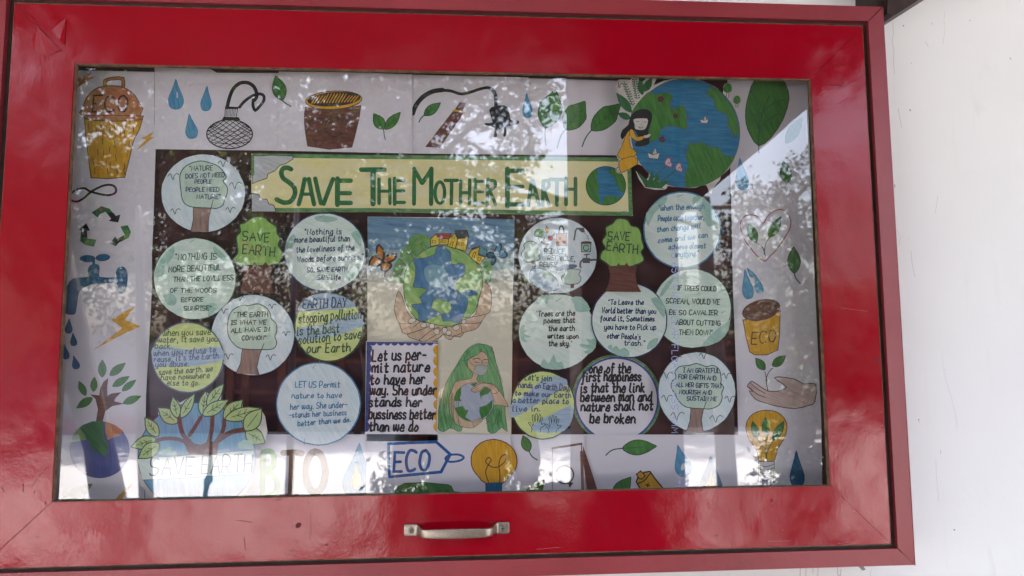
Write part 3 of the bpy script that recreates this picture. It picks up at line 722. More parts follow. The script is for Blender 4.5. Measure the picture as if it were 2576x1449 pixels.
skin_obj('lips', [[(None, P(-.022, .092, 1.515), .005), (None, P(0, .100, 1.513), .007), (None, P(.022, .092, 1.515), .005)]], plain('lip_skin', (.25, .08, .06)), per, per['_o'], 1)
v, f = box(-.078, .078, -1.0085, -1.0005, -.107 - .037, -.107 + .037)
ph = mesh_obj('phone', v, f, plain('black_phone_glass', (.01, .01, .012), .15), origin=(0, -1.0, -.107)); bevel(ph, .003); tag(ph, 'black phone held sideways in both hands of the person', 'phone')
v, f = box(-.072, -.045, -1.0003, -.9985, -.107 + .008, -.107 + .034); mesh_obj('camera_bump', v, f, MATS['black_phone_glass'], ph)
# ------------------------------------------------------------------ papers on the board
def white_paper(name, c):
    m, t, p = nt(name); v = texco(t)
    t.links.new(mix(t, noise(t, v, 9, 4, 0.5, 0.3, 0.7), tuple(x * .95 for x in c), c), p.inputs['Base Color'])
    p.inputs['Roughness'].default_value = 0.7; p.inputs['Specular IOR Level'].default_value = 0.25
    bump(t, p, noise(t, v, 11, 2, 0.4, 0, 1), 0.25, 0.006); return m
WP = white_paper('white_chart_paper', (0.74, 0.715, 0.775)); WP2 = white_paper('white_sheet_paper', (0.76, 0.735, 0.80)); CREAM = white_paper('cream_drawing_paper', (0.72, 0.68, 0.55))
BK = ink('black_marker', (0.02, 0.02, 0.024)); BRK = ink('brown_black_marker', (0.06, 0.03, 0.03)); NV = ink('navy_pen', (0.03, 0.045, 0.16)); DG = ink('dark_green_pen', (0.02, 0.09, 0.055)); BL = ink('blue_pen', (0.05, 0.22, 0.42))
OLV = ink('olive_pen', (0.09, 0.14, 0.05)); SLT = ink('slate_pen', (0.10, 0.13, 0.25)); RED = ink('red_crayon', (0.45, 0.08, 0.12)); GRY = ink('grey_pencil_line', (0.12, 0.12, 0.13)); DGO = ink('dark_green_outline', (0.03, 0.085, 0.05)); BLO = ink('blue_outline', (0.04, 0.24, 0.45)); NVO = ink('navy_outline', (0.035, 0.06, 0.17)); MARK = ink('maroon_outline', (0.12, 0.035, 0.045)); PIN = ink('steel_pin', (0.22, 0.22, 0.23), 0.35)
pal = pencil('pale_green_blue_pencil', (0.58, 0.76, 0.67), (0.80, 0.85, 0.82), 25); palb = pencil('pale_blue_pencil', (0.54, 0.70, 0.78), (0.79, 0.84, 0.85), 60); palh = pencil('pale_flat_pencil', (0.52, 0.73, 0.62), (0.76, 0.85, 0.78), 2); mint = pencil('mint_pencil', (0.28, 0.52, 0.42), (0.45, 0.62, 0.55), 30)
yel = pencil('yellow_green_pencil', (0.54, 0.66, 0.20), (0.72, 0.78, 0.36), 5); skyp = pencil('light_blue_pencil', (0.28, 0.42, 0.60), (0.48, 0.58, 0.66), 5)
grn = pencil('green_marker', (0.035, 0.15, 0.035), (0.09, 0.27, 0.06), 70); grl = pencil('light_green_marker', (0.20, 0.42, 0.08), (0.36, 0.56, 0.16), 88); grd = pencil('deep_green_marker', (0.02, 0.10, 0.04), (0.05, 0.20, 0.07), 50)
blu = pencil('sea_blue_marker', (0.02, 0.13, 0.28), (0.05, 0.25, 0.42), 3); blc = pencil('drop_blue_pencil', (0.05, 0.22, 0.42), (0.14, 0.38, 0.55), 75); nvf = pencil('navy_marker', (0.02, 0.09, 0.20), (0.03, 0.17, 0.33), 80); prp = pencil('violet_crayon', (0.05, 0.07, 0.24), (0.08, 0.11, 0.36), 80)
gold = pencil('golden_marker', (0.56, 0.27, 0.015), (0.76, 0.44, 0.04), 85); brn2 = pencil('brown_crayon', (0.10, 0.035, 0.03), (0.19, 0.075, 0.055), 4); tan2 = pencil('terracotta_pencil', (0.42, 0.15, 0.06), (0.56, 0.24, 0.11), 30); trunkp = pencil('trunk_brown_pencil', (0.22, 0.14, 0.12), (0.40, 0.28, 0.24), 88)
skn = pencil('skin_pencil', (0.55, 0.34, 0.22), (0.66, 0.52, 0.38), 60); hand2 = pencil('greyed_skin_pencil', (0.46, 0.32, 0.30), (0.66, 0.52, 0.48), 20); mask = pencil('mask_grey_pencil', (0.30, 0.36, 0.34), (0.46, 0.50, 0.48), 40); sky1 = pencil('sky_blue_pastel', (0.08, 0.19, 0.36), (0.22, 0.36, 0.46), 8, 160, 14); sky2 = pencil('pale_sky_pastel', (0.20, 0.34, 0.42), (0.38, 0.47, 0.46), 8, 160, 14); sky3 = pencil('faded_sky_pastel', (0.40, 0.45, 0.42), (0.52, 0.50, 0.43), 4, 160, 14)
sea = pencil('ocean_pastel', (0.04, 0.14, 0.34), (0.12, 0.28, 0.44), 70, 120, 40); seal = pencil('ocean_light_pastel', (0.14, 0.32, 0.46), (0.26, 0.44, 0.50), 70, 120, 40); lnd = pencil('land_pastel', (0.14, 0.42, 0.10), (0.42, 0.56, 0.20), 40, 120, 40); bush = pencil('bush_pastel', (0.10, 0.26, 0.06), (0.20, 0.38, 0.14), 60, 120, 40)
cream2 = pencil('title_yellow_pencil', (0.80, 0.72, 0.30), (0.80, 0.76, 0.50), 4, 90, 12); ttl = pencil('title_green_crayon', (0.02, 0.12, 0.045), (0.05, 0.21, 0.08), 55, 300, 60); bord = pencil('border_green_crayon', (0.05, 0.19, 0.07), (0.20, 0.36, 0.16), 8, 260, 60); cldp = pencil('cloud_grey_pencil', (0.44, 0.46, 0.50), (0.58, 0.59, 0.62), 25)
hyel = ink('house_yellow', (0.78, 0.56, 0.04)); hairg = pencil('green_hair_pencil', (0.06, 0.27, 0.11), (0.26, 0.48, 0.22), 80); glb = pencil('soft_blue_pencil', (0.30, 0.38, 0.52), (0.46, 0.50, 0.58), 60); dbk = plain('white_out_paper', (0.66, 0.62, 0.58)); pnk = ink('magenta_pen', (0.45, 0.03, 0.22)); orp = ink('orange_pencil', (0.55, 0.22, 0.05)); rdp = ink('roof_red', (0.42, 0.04, 0.04)); tealp = ink('teal_roof', (0.10, 0.30, 0.36)); slr = ink('slate_roof', (0.07, 0.06, 0.09)); bfl = pencil('orange_butterfly', (0.40, 0.07, 0.02), (0.62, 0.30, 0.04), 40)
# maroon backing sheet
P0 = [(120, 140), (2130, 140), (2130, 1290), (120, 1290)]
bs = paper('backing_sheet', P0, 0, MAR, 'dark maroon backing paper lining the cabinet behind all the notes', 'backing paper')
# ---- white border sheets
ls = paper('border_sheet', [(120, 176), (250, 178), (388, 181), (388, 300), (391, 380), (386, 552), (382, 640), (382, 725), (377, 824), (367, 997), (365, 1130), (362, 1290), (90, 1290)], 2, WP, 'tall white border sheet at the left with the orange ECO bin, tap and potted tree', 'paper sheet', 'white border sheets')
ts = []
tops = [([(389, 169), (530, 174), (545, 183), (704, 184), (704, 379), (389, 375)], 'white border sheet with blue drops and a black net scrubber', 3), ([(701, 180), (870, 182), (1037, 187), (1037, 386), (701, 379)], 'white border sheet with the brown and gold bucket', 4), ([(1033, 188), (1330, 195), (1330, 389), (1033, 386)], 'white border sheet with the black plug cable and brown pencil', 3), ([(1326, 197), (1456, 200), (1585, 204), (1588, 391), (1326, 389)], 'white border sheet with three round green leaves left of the big globe', 2)]
for pts, lb, l in tops: ts.append(paper('border_sheet', pts, l, WP, lb, 'paper sheet', 'white border sheets'))
rs = paper('border_sheet', [(1830, 196), (2031, 199), (2049, 700), (2066, 1060), (2070, 1300), (1856, 1300), (1857, 1087), (1855, 1000), (1850, 875), (1844, 724), (1840, 512), (1836, 380)], 2, WP, 'tall white border sheet at the right with the big leaf, heart and ECO cup', 'paper sheet', 'white border sheets')
bt = []
bots = [([(366, 1093), (925, 1093), (925, 1300), (364, 1300)], 'white border sheet along the bottom with the letters BIO and a flame drop', 4), ([(922, 1092), (1286, 1093), (1286, 1300), (922, 1300)], 'white border sheet along the bottom with the blue ECO tag and yellow bulb', 5), ([(1283, 1093), (1472, 1093), (1472, 1300), (1283, 1300)], 'white border sheet along the bottom with the sketched brown bag', 4), ([(1469, 1092.5), (1857, 1094), (1857, 1300), (1469, 1300)], 'white border sheet along the bottom with the golden battery and blue drop', 3)]
for pts, lb, l in bots: bt.append(paper('border_sheet', pts, l, WP2, lb, 'paper sheet', 'white border sheets'))
# left sheet drawings
d = Draw(T(0, 0))
d.s(BRK, [1060, 872, 1056, 815, 1130, 792, 1235, 792, 1238, 872], 38, 2).s(tan2, [1060, 872, 1056, 815, 1130, 792, 1235, 792, 1238, 872], 24, 2)
d.fs(tan2, MARK, [838, 1165, 836, 1085, 868, 985, 950, 900, 1050, 866, 1200, 866, 1320, 922, 1388, 1010, 1410, 1165], 9, 2)
d.fs(gold, MARK, [850, 1185, 1438, 1185, 1405, 1300, 1360, 1380, 1335, 1449, 1290, 1649, 1255, 1785, 1080, 1798, 915, 1788, 898, 1649, 875, 1470, 858, 1320], 9, 0)
d.fs(tan2, MARK, [836, 1163, 1445, 1165, 1432, 1205, 1300, 1215, 1150, 1220, 960, 1212, 862, 1198], 8, 0)
d.text(BRK, 'ECO', 930, 1290, 1125, 1112, 158, 17, 0)
for x, y in ((890, 1240), (1015, 1250), (1150, 1260), (1258, 1255), (1340, 1270), (970, 1300), (1100, 1300), (1210, 1300), (1250, 1310), (1030, 1390), (1150, 1420), (1300, 1420), (985, 1500), (1045, 1500), (1105, 1480), (1160, 1560), (935, 1600), (1070, 1620), (1108, 1630), (1005, 1650), (1250, 1640), (955, 1690), (1080, 1690), (1175, 1690), (1245, 1700)): d.s(BRK, [x, y, x + random.uniform(-5, 12), y + 60], 7)
d.build('eco_bin_drawing', ls)
Draw(T(0, 0)).fs(gold, orp, [1420, 1395, 1545, 1325, 1505, 1385, 1548, 1378, 1445, 1460, 1370, 1515, 1440, 1435, 1478, 1400], 4).build('lightning_drawing', ls)
Draw(T(0, 0)).f(tan2, [752, 800, 930, 722, 880, 780, 960, 770, 760, 890, 800, 830]).build('lightning_drawing', ls)
Draw(T(0, 1)).s(BK, [918, 480, 1030, 422, 1120, 412, 1165, 445, 1155, 495, 1070, 515, 915, 480, 850, 445, 775, 458, 712, 505, 715, 565, 780, 578, 850, 540], 22, 4, True).build('infinity_sign', ls)
Draw(T(0, 1)).f(grd, [920, 690, 1020, 625, 1100, 650, 1165, 722, 1212, 710, 1190, 790, 1092, 775, 1118, 752, 1062, 682, 1005, 705, 985, 742]).f(BK, [1075, 690, 1140, 690, 1165, 722, 1212, 710, 1190, 788, 1095, 774, 1118, 752]).f(grd, [815, 865, 878, 870, 875, 950, 968, 965, 945, 1035, 850, 1010, 808, 980]).f(BK, [793, 862, 870, 797, 905, 870, 878, 872, 876, 945, 812, 945, 815, 865]).f(grd, [1212, 830, 1285, 817, 1318, 885, 1295, 945, 1230, 975, 1255, 915]).f(BK, [1250, 915, 1235, 975, 1200, 990, 1165, 1030, 1110, 1000, 1158, 928, 1180, 955]).build('recycling_arrows', ls)
d = Draw(V5)
d.fs(nvf, NVO, [125, 770, 135, 650, 160, 540, 210, 480, 300, 466, 365, 458, 352, 400, 380, 348, 440, 342, 462, 372, 455, 440, 480, 465, 620, 465, 620, 420, 640, 378, 675, 363, 710, 382, 727, 440, 722, 540, 700, 603, 665, 615, 636, 590, 632, 520, 440, 522, 340, 545, 270, 600, 250, 700, 235, 800, 205, 817, 150, 810], 6, 2)
d.f(nvf, [393, 300, 420, 300, 422, 345, 395, 345]).fs(nvf, NVO, ell(350, 287, 72, 32), 6).fs(nvf, NVO, ell(495, 276, 66, 31, tilt=-5), 6).build('tap_drawing', ls)
for x, y, w_, h_, tl in ((172, 925, 68, 140, 3), (215, 1052, 62, 122, -5), (138, 1170, 66, 142, -8), (232, 1270, 70, 130, -14)): Draw(V5).drop(nvf, NVO, x, y, w_, h_, tl, 5).build('water_drop_drawing', ls)
Draw(V5).fs(gold, orp, [800, 738, 583, 868, 685, 945, 612, 1000, 395, 1160, 690, 1000, 850, 930, 700, 870], 4).build('lightning_drawing', ls)
d = Draw(T(0, 2))
for a in ((1028, 897, 1030, 722, 82), (1105, 880, 1262, 755, 78), (1133, 990, 1302, 888, 72), (1228, 1035, 1368, 925, 62), (1240, 1160, 1418, 1088, 74), (940, 1042, 952, 895, 68), (862, 1082, 795, 938, 66), (930, 1105, 770, 1208, 78)): d.leaf(grn, grd, *a, vein=True, ow=5)
d.f(brn2, [965, 1345, 985, 1220, 960, 1115, 905, 1070, 1000, 1082, 1008, 1010, 1040, 945, 1090, 906, 1078, 1000, 1080, 1085, 1120, 1062, 1222, 1048, 1160, 1110, 1150, 1140, 1250, 1165, 1130, 1188, 1060, 1240, 1032, 1345])
d.v = T(0, 3); d.f(prp, ell(1002, 178, 302, 287)).f(grd, [760, -10, 830, -70, 930, -108, 1040, -108, 1045, 60, 1090, 130, 1080, 200, 1070, 245, 1030, 245, 1010, 205, 960, 210, 900, 120, 850, 20]).f(tan2, [1060, -104, 1160, -70, 1240, -10, 1200, 40, 1130, 60, 1085, 80, 1060, 0]).f(bush, [705, 110, 740, 20, 800, -40, 850, 20, 870, 80, 780, 90])
d.build('tree_on_globe_drawing', ls)
Draw(T(0, 3)).f(grd, [610, 700, 660, 630, 740, 570, 820, 542, 930, 520, 870, 620, 800, 750, 640, 760], 2).build('leaf_drawing', ls)
Draw(T(0, 3)).f(gold, [1140, 700, 1190, 640, 1340, 505, 1280, 600, 1250, 640, 1200, 760, 1130, 760]).build('lightning_drawing', ls)
# top sheets
for a in ((1770, 945, 155, 300, 0), (2076, 988, 108, 248, 3), (1920, 1268, 122, 245, -8)):
    q = Draw(T(0, 0)).drop(blc, BLO, *a)
    if a[0] == 1770: q.f(WP, [1778, 925, 1790, 935, 1786, 985, 1776, 985])
    q.build('water_drop_drawing', ts[0])
d = Draw(T(0, 0))
d.s(BK, [2285, 1085, 2310, 980, 2350, 890, 2420, 835, 2500, 835, 2560, 880, 2585, 960, 2560, 1010], 36, 3).s(BK, [2410, 1080, 2450, 1030, 2520, 975, 2600, 945, 2650, 960, 2655, 1010, 2620, 1060, 2570, 1110, 2545, 1060, 2550, 1000], 30, 3)
d.f(BK, [2265, 1070, 2400, 1075, 2395, 1100, 2268, 1096]).s(BK, [2268, 1080, 2262, 1180], 7).s(BK, [2395, 1080, 2375, 1180], 7)
for k in range(7): d.s(BK, [2280 + k * 15, 1100, 2275 + k * 14, 1170], 5)
d.f(BK, [2250, 1175, 2400, 1180, 2420, 1210, 2230, 1210]).s(BK, ell(2310, 1350, 230, 145), 12, 0, True)
for k in range(11):
    a0 = math.radians(-165 + k * 15); x0, y0 = 2310 + 225 * math.cos(a0), 1350 + 140 * math.sin(a0)
    for dx in (-1, 1):
        # chords slanting both ways, clipped to the body
        L = 0; ux, uy = dx * 0.85, 0.55; x1, y1 = x0, y0
        while ((x1 - 2310) / 228) ** 2 + ((y1 - 1350) / 143) ** 2 <= 1.02 and L < 500: x1 += ux * 8; y1 += uy * 8; L += 8
        if L > 40: d.s(BK, [(x0, y0), ((x0 + x1) / 2 + 4, (y0 + y1) / 2 + 8), (x1, y1)], 7, 3)
for k in range(5):
    y0 = 1270 + k * 40; hw = 225 * math.sqrt(max(0, 1 - ((y0 - 1350) / 143) ** 2))
    d.s(BK, [2310 - hw, y0, 2310, y0 + 60 if y0 < 1400 else y0 + 20, 2310 + hw * .98, y0], 6, 4)
d.build('net_scrubber_drawing', ts[0])
Draw(T(1, 0)).leaf(grn, DGO, 265, 1010, 198, 765, 135, [300, 1040, 350, 1070], ow=9).build('leaf_drawing', ts[1])
d = Draw(T(1, 0))
d.fs(brn2, MARK, [497, 1080, 780, 1110, 1058, 1060, 1035, 1200, 1000, 1350, 965, 1480, 740, 1502, 520, 1470, 500, 1350, 488, 1250, 487, 1150], 8)
d.fs(gold, BRK, ell(782, 1008, 284, 92, tilt=-3), 8)
d.f(BRK, ell(784, 998, 268, 72, tilt=-4))
for k in range(15): d.s(gold, [590 + k * 30 + 20, 950 - (6 if 3 < k < 11 else -14), 570 + k * 30 - 10, 1040 - k * 1.2], 9)
d.s(BRK, ell(790, 1280, 95, 95, a0=40, a1=300, n=16), 14).s(BRK, ell(790, 1280, 70, 70, a0=40, a1=300, n=16), 5).f(BRK, [840, 1190, 900, 1185, 870, 1240]).s(BRK, [560, 1200, 700, 1190], 5).s(BRK, [600, 1400, 960, 1380], 5)
d.build('bucket_drawing', ts[1])
Draw(T(1, 0)).leaf(grn, DGO, 1285, 1300, 1185, 1145, 110).leaf(grn, DGO, 1300, 1300, 1452, 1130, 92).s(DGO, [1283, 1300, 1290, 1360, 1302, 1405], 8, 2).build('sprout_drawing', ts[1])
d = Draw(T(1, 0))
d.s(BK, [1578, 1145, 1610, 1060, 1680, 975, 1780, 920, 1880, 905], 46, 4).s(BK, [1870, 908, 1960, 915, 2060, 945, 2150, 930, 2240, 900, 2330, 882, 2385, 905], 30, 4).s(BK, [2375, 900, 2410, 960, 2415, 1090], 36, 3)
d.f(BK, [2345, 1110, 2400, 1068, 2500, 1060, 2548, 1110, 2562, 1205, 2640, 1212, 2640, 1250, 2545, 1268, 2440, 1305, 2425, 1375, 2388, 1375, 2402, 1290, 2308, 1258, 2308, 1236, 2380, 1232], 2).s(BK, [2500, 1270, 2508, 1330, 2500, 1365], 26, 2)
d.build('plug_cable_drawing', ts[2])
Draw(T(1, 0)).leaf(grn, DGO, 1692, 1160, 1856, 1035, 92, [1660, 1190, 1640, 1230]).build('leaf_drawing', ts[2])
Draw(T(1, 0)).fs(brn2, MARK, [2050, 1030, 2110, 1042, 2072, 1120, 2000, 1110], 6).fs(brn2, MARK, [1985, 1118, 2092, 1130, 1965, 1320, 1850, 1483, 1705, 1478, 1850, 1290], 6).s(gold, [1985, 1112, 2040, 1118, 2098, 1135], 16, 2).build('pencil_drawing', ts[2])
Draw(T(2, 0)).drop(blc, BLO, 152, 1058, 95, 245, -2).build('water_drop_drawing', ts[2])
for a, st in (((335, 1285, 440, 905, 232), [332, 1370, 340, 1465]), ((538, 1305, 735, 1020, 215), [490, 1370, 455, 1490]), ((800, 1310, 1095, 1045, 190), [745, 1380, 705, 1475])):
    q = Draw(T(2, 0)).leaf(grn, DGO, *a, st, ow=9, fat=.6)
    x0, y0, x1, y1 = a[:4]
    for k in (.25, .45, .62):
        mx_, my_ = x0 + (x1 - x0) * k, y0 + (y1 - y0) * k
        q.s(DGO, [mx_, my_, mx_ + (x1 - x0) * .12 - (y1 - y0) * .1, my_ + (y1 - y0) * .12 + (x1 - x0) * .1], 5).s(DGO, [mx_, my_, mx_ + (x1 - x0) * .12 + (y1 - y0) * .1, my_ + (y1 - y0) * .12 - (x1 - x0) * .1], 5)
    q.build('leaf_drawing', ts[3])
# right sheet
d = Draw(D0); d.fs(grn, DGO, [(1898, 203), (1884, 238), (1876, 275), (1877, 310), (1888, 340), (1909, 367), (1940, 345), (1970, 300), (1985, 248), (1977, 215), (1966, 201), (1930, 196)], 2.5, 2)
d.s(DGO, [1909, 385, 1909, 330, 1916, 290, 1935, 240], 2, 3).s(DGO, [1911, 335, 1900, 300, 1886, 275], 1.6, 3).s(DGO, [1916, 292, 1902, 250, 1888, 230], 1.6, 3).s(DGO, [1912, 320, 1935, 300, 1960, 285], 1.6, 3).s(DGO, [1920, 280, 1945, 260, 1975, 250], 1.6, 3)
for k in range(9): d.s(grd, [1886 + k * 9, 250 + k * 5 % 17, 1890 + k * 7, 290, 1900 + k * 4, 325], 1.2, 2)
d.build('leaf_drawing', rs)
Draw(V3).drop(blc, BLO, 1505, 1170, 150, 360, -6).build('water_drop_drawing', rs)
Draw(T(3, 0)).leaf(grn, DGO, 180, 1440, 345, 1185, 110).build('leaf_drawing', rs)
Draw(T(3, 1)).leaf(grn, DGO, 198, 392, 153, 172, 112, [212, 430, 226, 475]).build('leaf_drawing', rs)
Draw(D0).s(RED, [1920, 562, 1908, 547, 1895, 541, 1878, 542, 1866, 552, 1863, 568, 1870, 597, 1895, 633, 1922, 657, 1936, 645, 1950, 632, 1970, 604, 1987, 575, 1989, 553, 1980, 536, 1964, 527, 1946, 532, 1930, 545], 2.6, 3, True).leaf(grn, DGO, 1902, 610, 1884, 563, 23, None, ow=2).leaf(grn, DGO, 1935, 597, 1965, 545, 24, None, ow=2).s(DGO, [1902, 610, 1918, 622, 1926, 645], 2, 3).s(DGO, [1935, 597, 1926, 615, 1922, 640], 2, 3).build('heart_and_leaves_drawing', rs)
Draw(T(3, 1)).leaf(grn, DGO, 265, 1300, 258, 1035, 128, [280, 1350, 325, 1405]).build('leaf_drawing', rs)
Draw(D0).drop(blc, BLO, 1879, 714, 27, 74, -8, 2).drop(blc, BLO, 1887, 685, 12, 26, -35, 1.6).drop(blc, BLO, 1906, 713, 20, 50, -18, 2).build('water_drops_drawing', rs)
Draw(D0).fs(gold, MARK, [1869, 805, 1963, 782, 1961, 840, 1957, 880, 1930, 893, 1900, 893, 1886, 885, 1876, 845], 2).fs(brn2, MARK, ell(1915, 780, 48, 25, tilt=-14), 2).text(BRK, 'ECO', 1890, 1952, 866, 856, 30, 3, 0).build('eco_cup_drawing', rs)
d = Draw(D0).fs(hand2, BK, [1886, 963, 1893, 959, 1915, 974, 1935, 984, 1962, 983, 1979, 974, 1960, 960, 1948, 951, 1960, 948, 1985, 951, 2003, 955, 2022, 966, 2052, 966, 2050, 1010, 2034, 1020, 2000, 1028, 1955, 1022, 1920, 1012, 1900, 1004, 1884, 983, 1895, 985, 1880, 972], 2, 2)
d.s(BK, [1888, 963, 1900, 975, 1925, 990], 1.5, 2).s(BK, [1886, 975, 1905, 992, 1925, 1000], 1.5, 2).s(BK, [1932, 982, 1927, 955, 1935, 935, 1945, 925], 2, 3).s(BK, [1930, 960, 1924, 935], 1.8, 2).leaf(grn, DGO, 1924, 930, 1901, 901, 20, None, ow=1.8).leaf(grn, DGO, 1943, 922, 1976, 895, 21, None, ow=1.8)
d.build('hand_with_seedling_drawing', rs)
d = Draw(D0).fs(gold, BRK, [1876, 1075, 1885, 1050, 1905, 1036, 1930, 1032, 1955, 1037, 1973, 1052, 1980, 1075, 1972, 1105, 1955, 1130, 1947, 1160, 1910, 1160, 1905, 1135, 1885, 1108], 2, 2)
d.leaf(grn, DGO, 1905, 1105, 1893, 1060, 18, None, ow=1.8).leaf(grn, DGO, 1927, 1098, 1925, 1050, 18, None, ow=1.8).leaf(grn, DGO, 1945, 1108, 1972, 1060, 20, None, ow=1.8).s(DGO, [1905, 1105, 1925, 1130, 1927, 1158], 1.8, 2).s(DGO, [1927, 1098, 1927, 1158], 1.8).s(DGO, [1945, 1108, 1930, 1135, 1929, 1158], 1.8, 2)
d.fs(WP2, BK, [1908, 1161, 1948, 1161, 1946, 1215, 1934, 1226, 1920, 1226, 1908, 1212], 1.6)
for k in range(5): d.s(BK, [1910, 1170 + k * 9, 1928, 1174 + k * 9, 1946, 1168 + k * 9], 1.6, 3)
d.build('bulb_with_leaves_drawing', rs)
Draw(T(3, 3)).drop(nvf, NVO, 290, 370, 145, 370, -2).build('water_drop_drawing', rs)
# bottom sheets
BIOg = pencil('bio_green_crayon', (0.10, 0.32, 0.06), (0.22, 0.46, 0.10), 85); BIOb = pencil('bio_brown_crayon', (0.14, 0.07, 0.04), (0.24, 0.14, 0.08), 85)
d = Draw(T(1, 3)); d.s(BIOg, [62, 640, 65, 430, 70, 215], 62).s(BIOg, [70, 205, 140, 195, 180, 250, 170, 340, 110, 400, 175, 440, 215, 520, 190, 620, 70, 655], 58, 4); d.build('bio_lettering', bt[0])
d = Draw(T(1, 3)); d.s(BIOb, [270, 212, 370, 205, 465, 215], 60).s(BIOb, [365, 215, 350, 640], 62).s(BIOb, [255, 640, 420, 640], 40); d.build('bio_lettering', bt[0])
d = Draw(T(1, 3)); d.s(BIOb, ell(598, 405, 98, 205), 72, 0, True); d.build('bio_lettering', bt[0])
Draw(T(1, 3)).drop(blc, None, 1030, 385, 320, 560, 2).drop(gold, None, 1010, 440, 100, 270, 0).f(nvf, [1100, 560, 1185, 440, 1190, 640, 1075, 640]).build('flame_drop_drawing', bt[0])
tg = pencil('tag_blue_marker', (0.02, 0.05, 0.25), (0.03, 0.16, 0.42), 80)
Draw(T(1, 3)).s(tg, [1335, 120, 1560, 108, 1815, 100, 1955, 225, 1862, 402, 1550, 432, 1345, 452, 1332, 300], 30, 0, True).s(tg, [1905, 268, 1950, 232, 2040, 228, 2090, 255, 2050, 288, 1950, 300], 22, 3, True).text(tg, 'ECO', 1385, 1750, 398, 368, 195, 30, 0).build('eco_tag_drawing', bt[1])
Draw(T(1, 3)).fs(gold, MARK, [2165, 300, 2180, 200, 2260, 110, 2390, 73, 2520, 110, 2600, 190, 2626, 300, 2600, 390, 2530, 460, 2480, 520, 2310, 515, 2240, 450, 2185, 380], 10, 2).s(MARK, [2340, 505, 2310, 400, 2350, 310, 2370, 285, 2340, 255, 2310, 300, 2370, 350, 2440, 350, 2510, 290, 2510, 225, 2460, 260, 2445, 340, 2455, 420, 2450, 505], 10, 3).fs(nvf, NVO, [2310, 515, 2475, 508, 2472, 640, 2312, 640], 6).build('bulb_drawing', bt[1])
d = Draw(T(1, 3)).fs(grn, DGO, [1385, 660, 1410, 560, 1500, 515, 1700, 508, 1930, 530, 1965, 545, 1990, 600, 2060, 605, 2060, 660], 8)
for x in (1470, 1590, 1710, 1830, 1930): d.f(grd, ell(x, 608, 32, 26))
d.build('green_can_drawing', bt[1])
Draw(T(2, 3)).leaf(grn, DGO, 172, 195, 110, 38, 95, [200, 245, 255, 282]).build('leaf_drawing', bt[2])
Draw(T(2, 3)).leaf(grn, DGO, 140, 690, 325, 482, 130).build('leaf_drawing', bt[2])
d = Draw(T(2, 3)).s(brn2, [405, 165, 700, 118], 22).s(MARK, [408, 170, 404, 640], 7).s(MARK, [700, 118, 705, 640], 10).s(BK, ell(530, 430, 90, 90, a0=-160, a1=160, n=24), 14).f(brn2, [712, 130, 770, 300, 860, 585, 760, 595, 715, 300]).s(brn2, [700, 200, 712, 600], 30).f(BK, [560, 500, 620, 510, 580, 560])
d.build('bag_drawing', bt[2])
Draw(T(2, 3)).leaf(grn, DGO, 1110, 165, 1455, 143, 150, [1030, 175, 980, 200, 945, 235]).build('leaf_drawing', bt[3])
Draw(T(2, 3)).leaf(grn, DGO, 1020, 680, 1195, 455, 150).build('leaf_drawing', bt[3])
Draw(T(2, 3)).fs(gold, BK, [1250, 500, 1270, 450, 1330, 405, 1388, 397, 1440, 470, 1540, 590, 1600, 680, 1350, 680, 1300, 590], 14, 0).fs(gold, BK, [1252, 425, 1295, 392, 1340, 440, 1310, 475, 1280, 470], 11).s(BK, [1258, 520, 1330, 490, 1395, 410], 12, 3).s(BK, [1345, 530, 1385, 538], 11).s(BK, [1370, 515, 1362, 552], 11).build('battery_drawing', bt[3])
Draw(T(2, 3)).drop(blc, BLO, 1705, 285, 165, 320, -14).f(WP2, ell(1722, 350, 20, 40, tilt=20)).build('water_drop_drawing', bt[3])
Draw(T(2, 3)).drop(nvf, BLO, 2000, 450, 230, 430, 0).drop(gold, None, 2000, 500, 90, 220, 0).build('water_drop_drawing', bt[3])
# ------------------------------------------------------------------ round quote notes
def note(cx, cy, rx, ry, lay, base, outl, ow, label, sm=True):
    random.seed(int(cx * 7 + cy))
    pts = [(x + random.uniform(-.5, .5), y + random.uniform(-.5, .5)) for x, y in ell(cx, cy, rx, ry, 56)]
    o = paper('round_note', pts, lay, base, label, 'paper note', 'round quote notes')
    if outl: 
        Draw(D0).s(outl, [(cx + (x - cx) * (1 - ow / 2 / rx), cy + (y - cy) * (1 - ow / 2 / ry)) for x, y in pts], ow, 0, True).build('rim_line', o)
    return o
def lines(o, view, m, L, w=7, **k):
    d = Draw(view)
    for s, x0, x1, y0, y1, h in L: d.text(m, s, x0, x1, y0, y1, h, w, **k)
    return d.build('lettering', o)
def patch(o, view, m, *ls, name='shaded_patch', sm=2):
    for l in ls: Draw(view).f(m, l, sm).build(name, o)
def pin(o, view, *p):
    for a in p: Draw(view).s(PIN, list(a), 4.5).build('staple', o)
def birds(o, view, *B):
    for x, y, s in B: Draw(view).s(BK, [x - s, y - s * .1, x - s * .55, y - s * .55, x - s * .1, y + s * .55, x + s * .15, y - s * .2, x + s * .6, y - s * .6, x + s, y - s * .35], 6.5, 3).build('bird_drawing', o)
T01, T11, T21, T02, T12, T22 = T(0, 1), T(1, 1), T(2, 1), T(0, 2), T(1, 2), T(2, 2)
def quote_tree(o, view, crown, trunk, ow=9):
    Draw(view).f(trunkp, trunk).s(BRK, trunk[:len(trunk) // 2], 7).s(BRK, trunk[len(trunk) // 2:], 7).build('tree_trunk_drawing', o)
    Draw(view).fs(palh if False else mintc, DGO, crown, ow, 3).build('tree_crown_drawing', o)
mintc = pencil('pale_crown_pencil', (0.46, 0.63, 0.52), (0.62, 0.74, 0.65), 85)
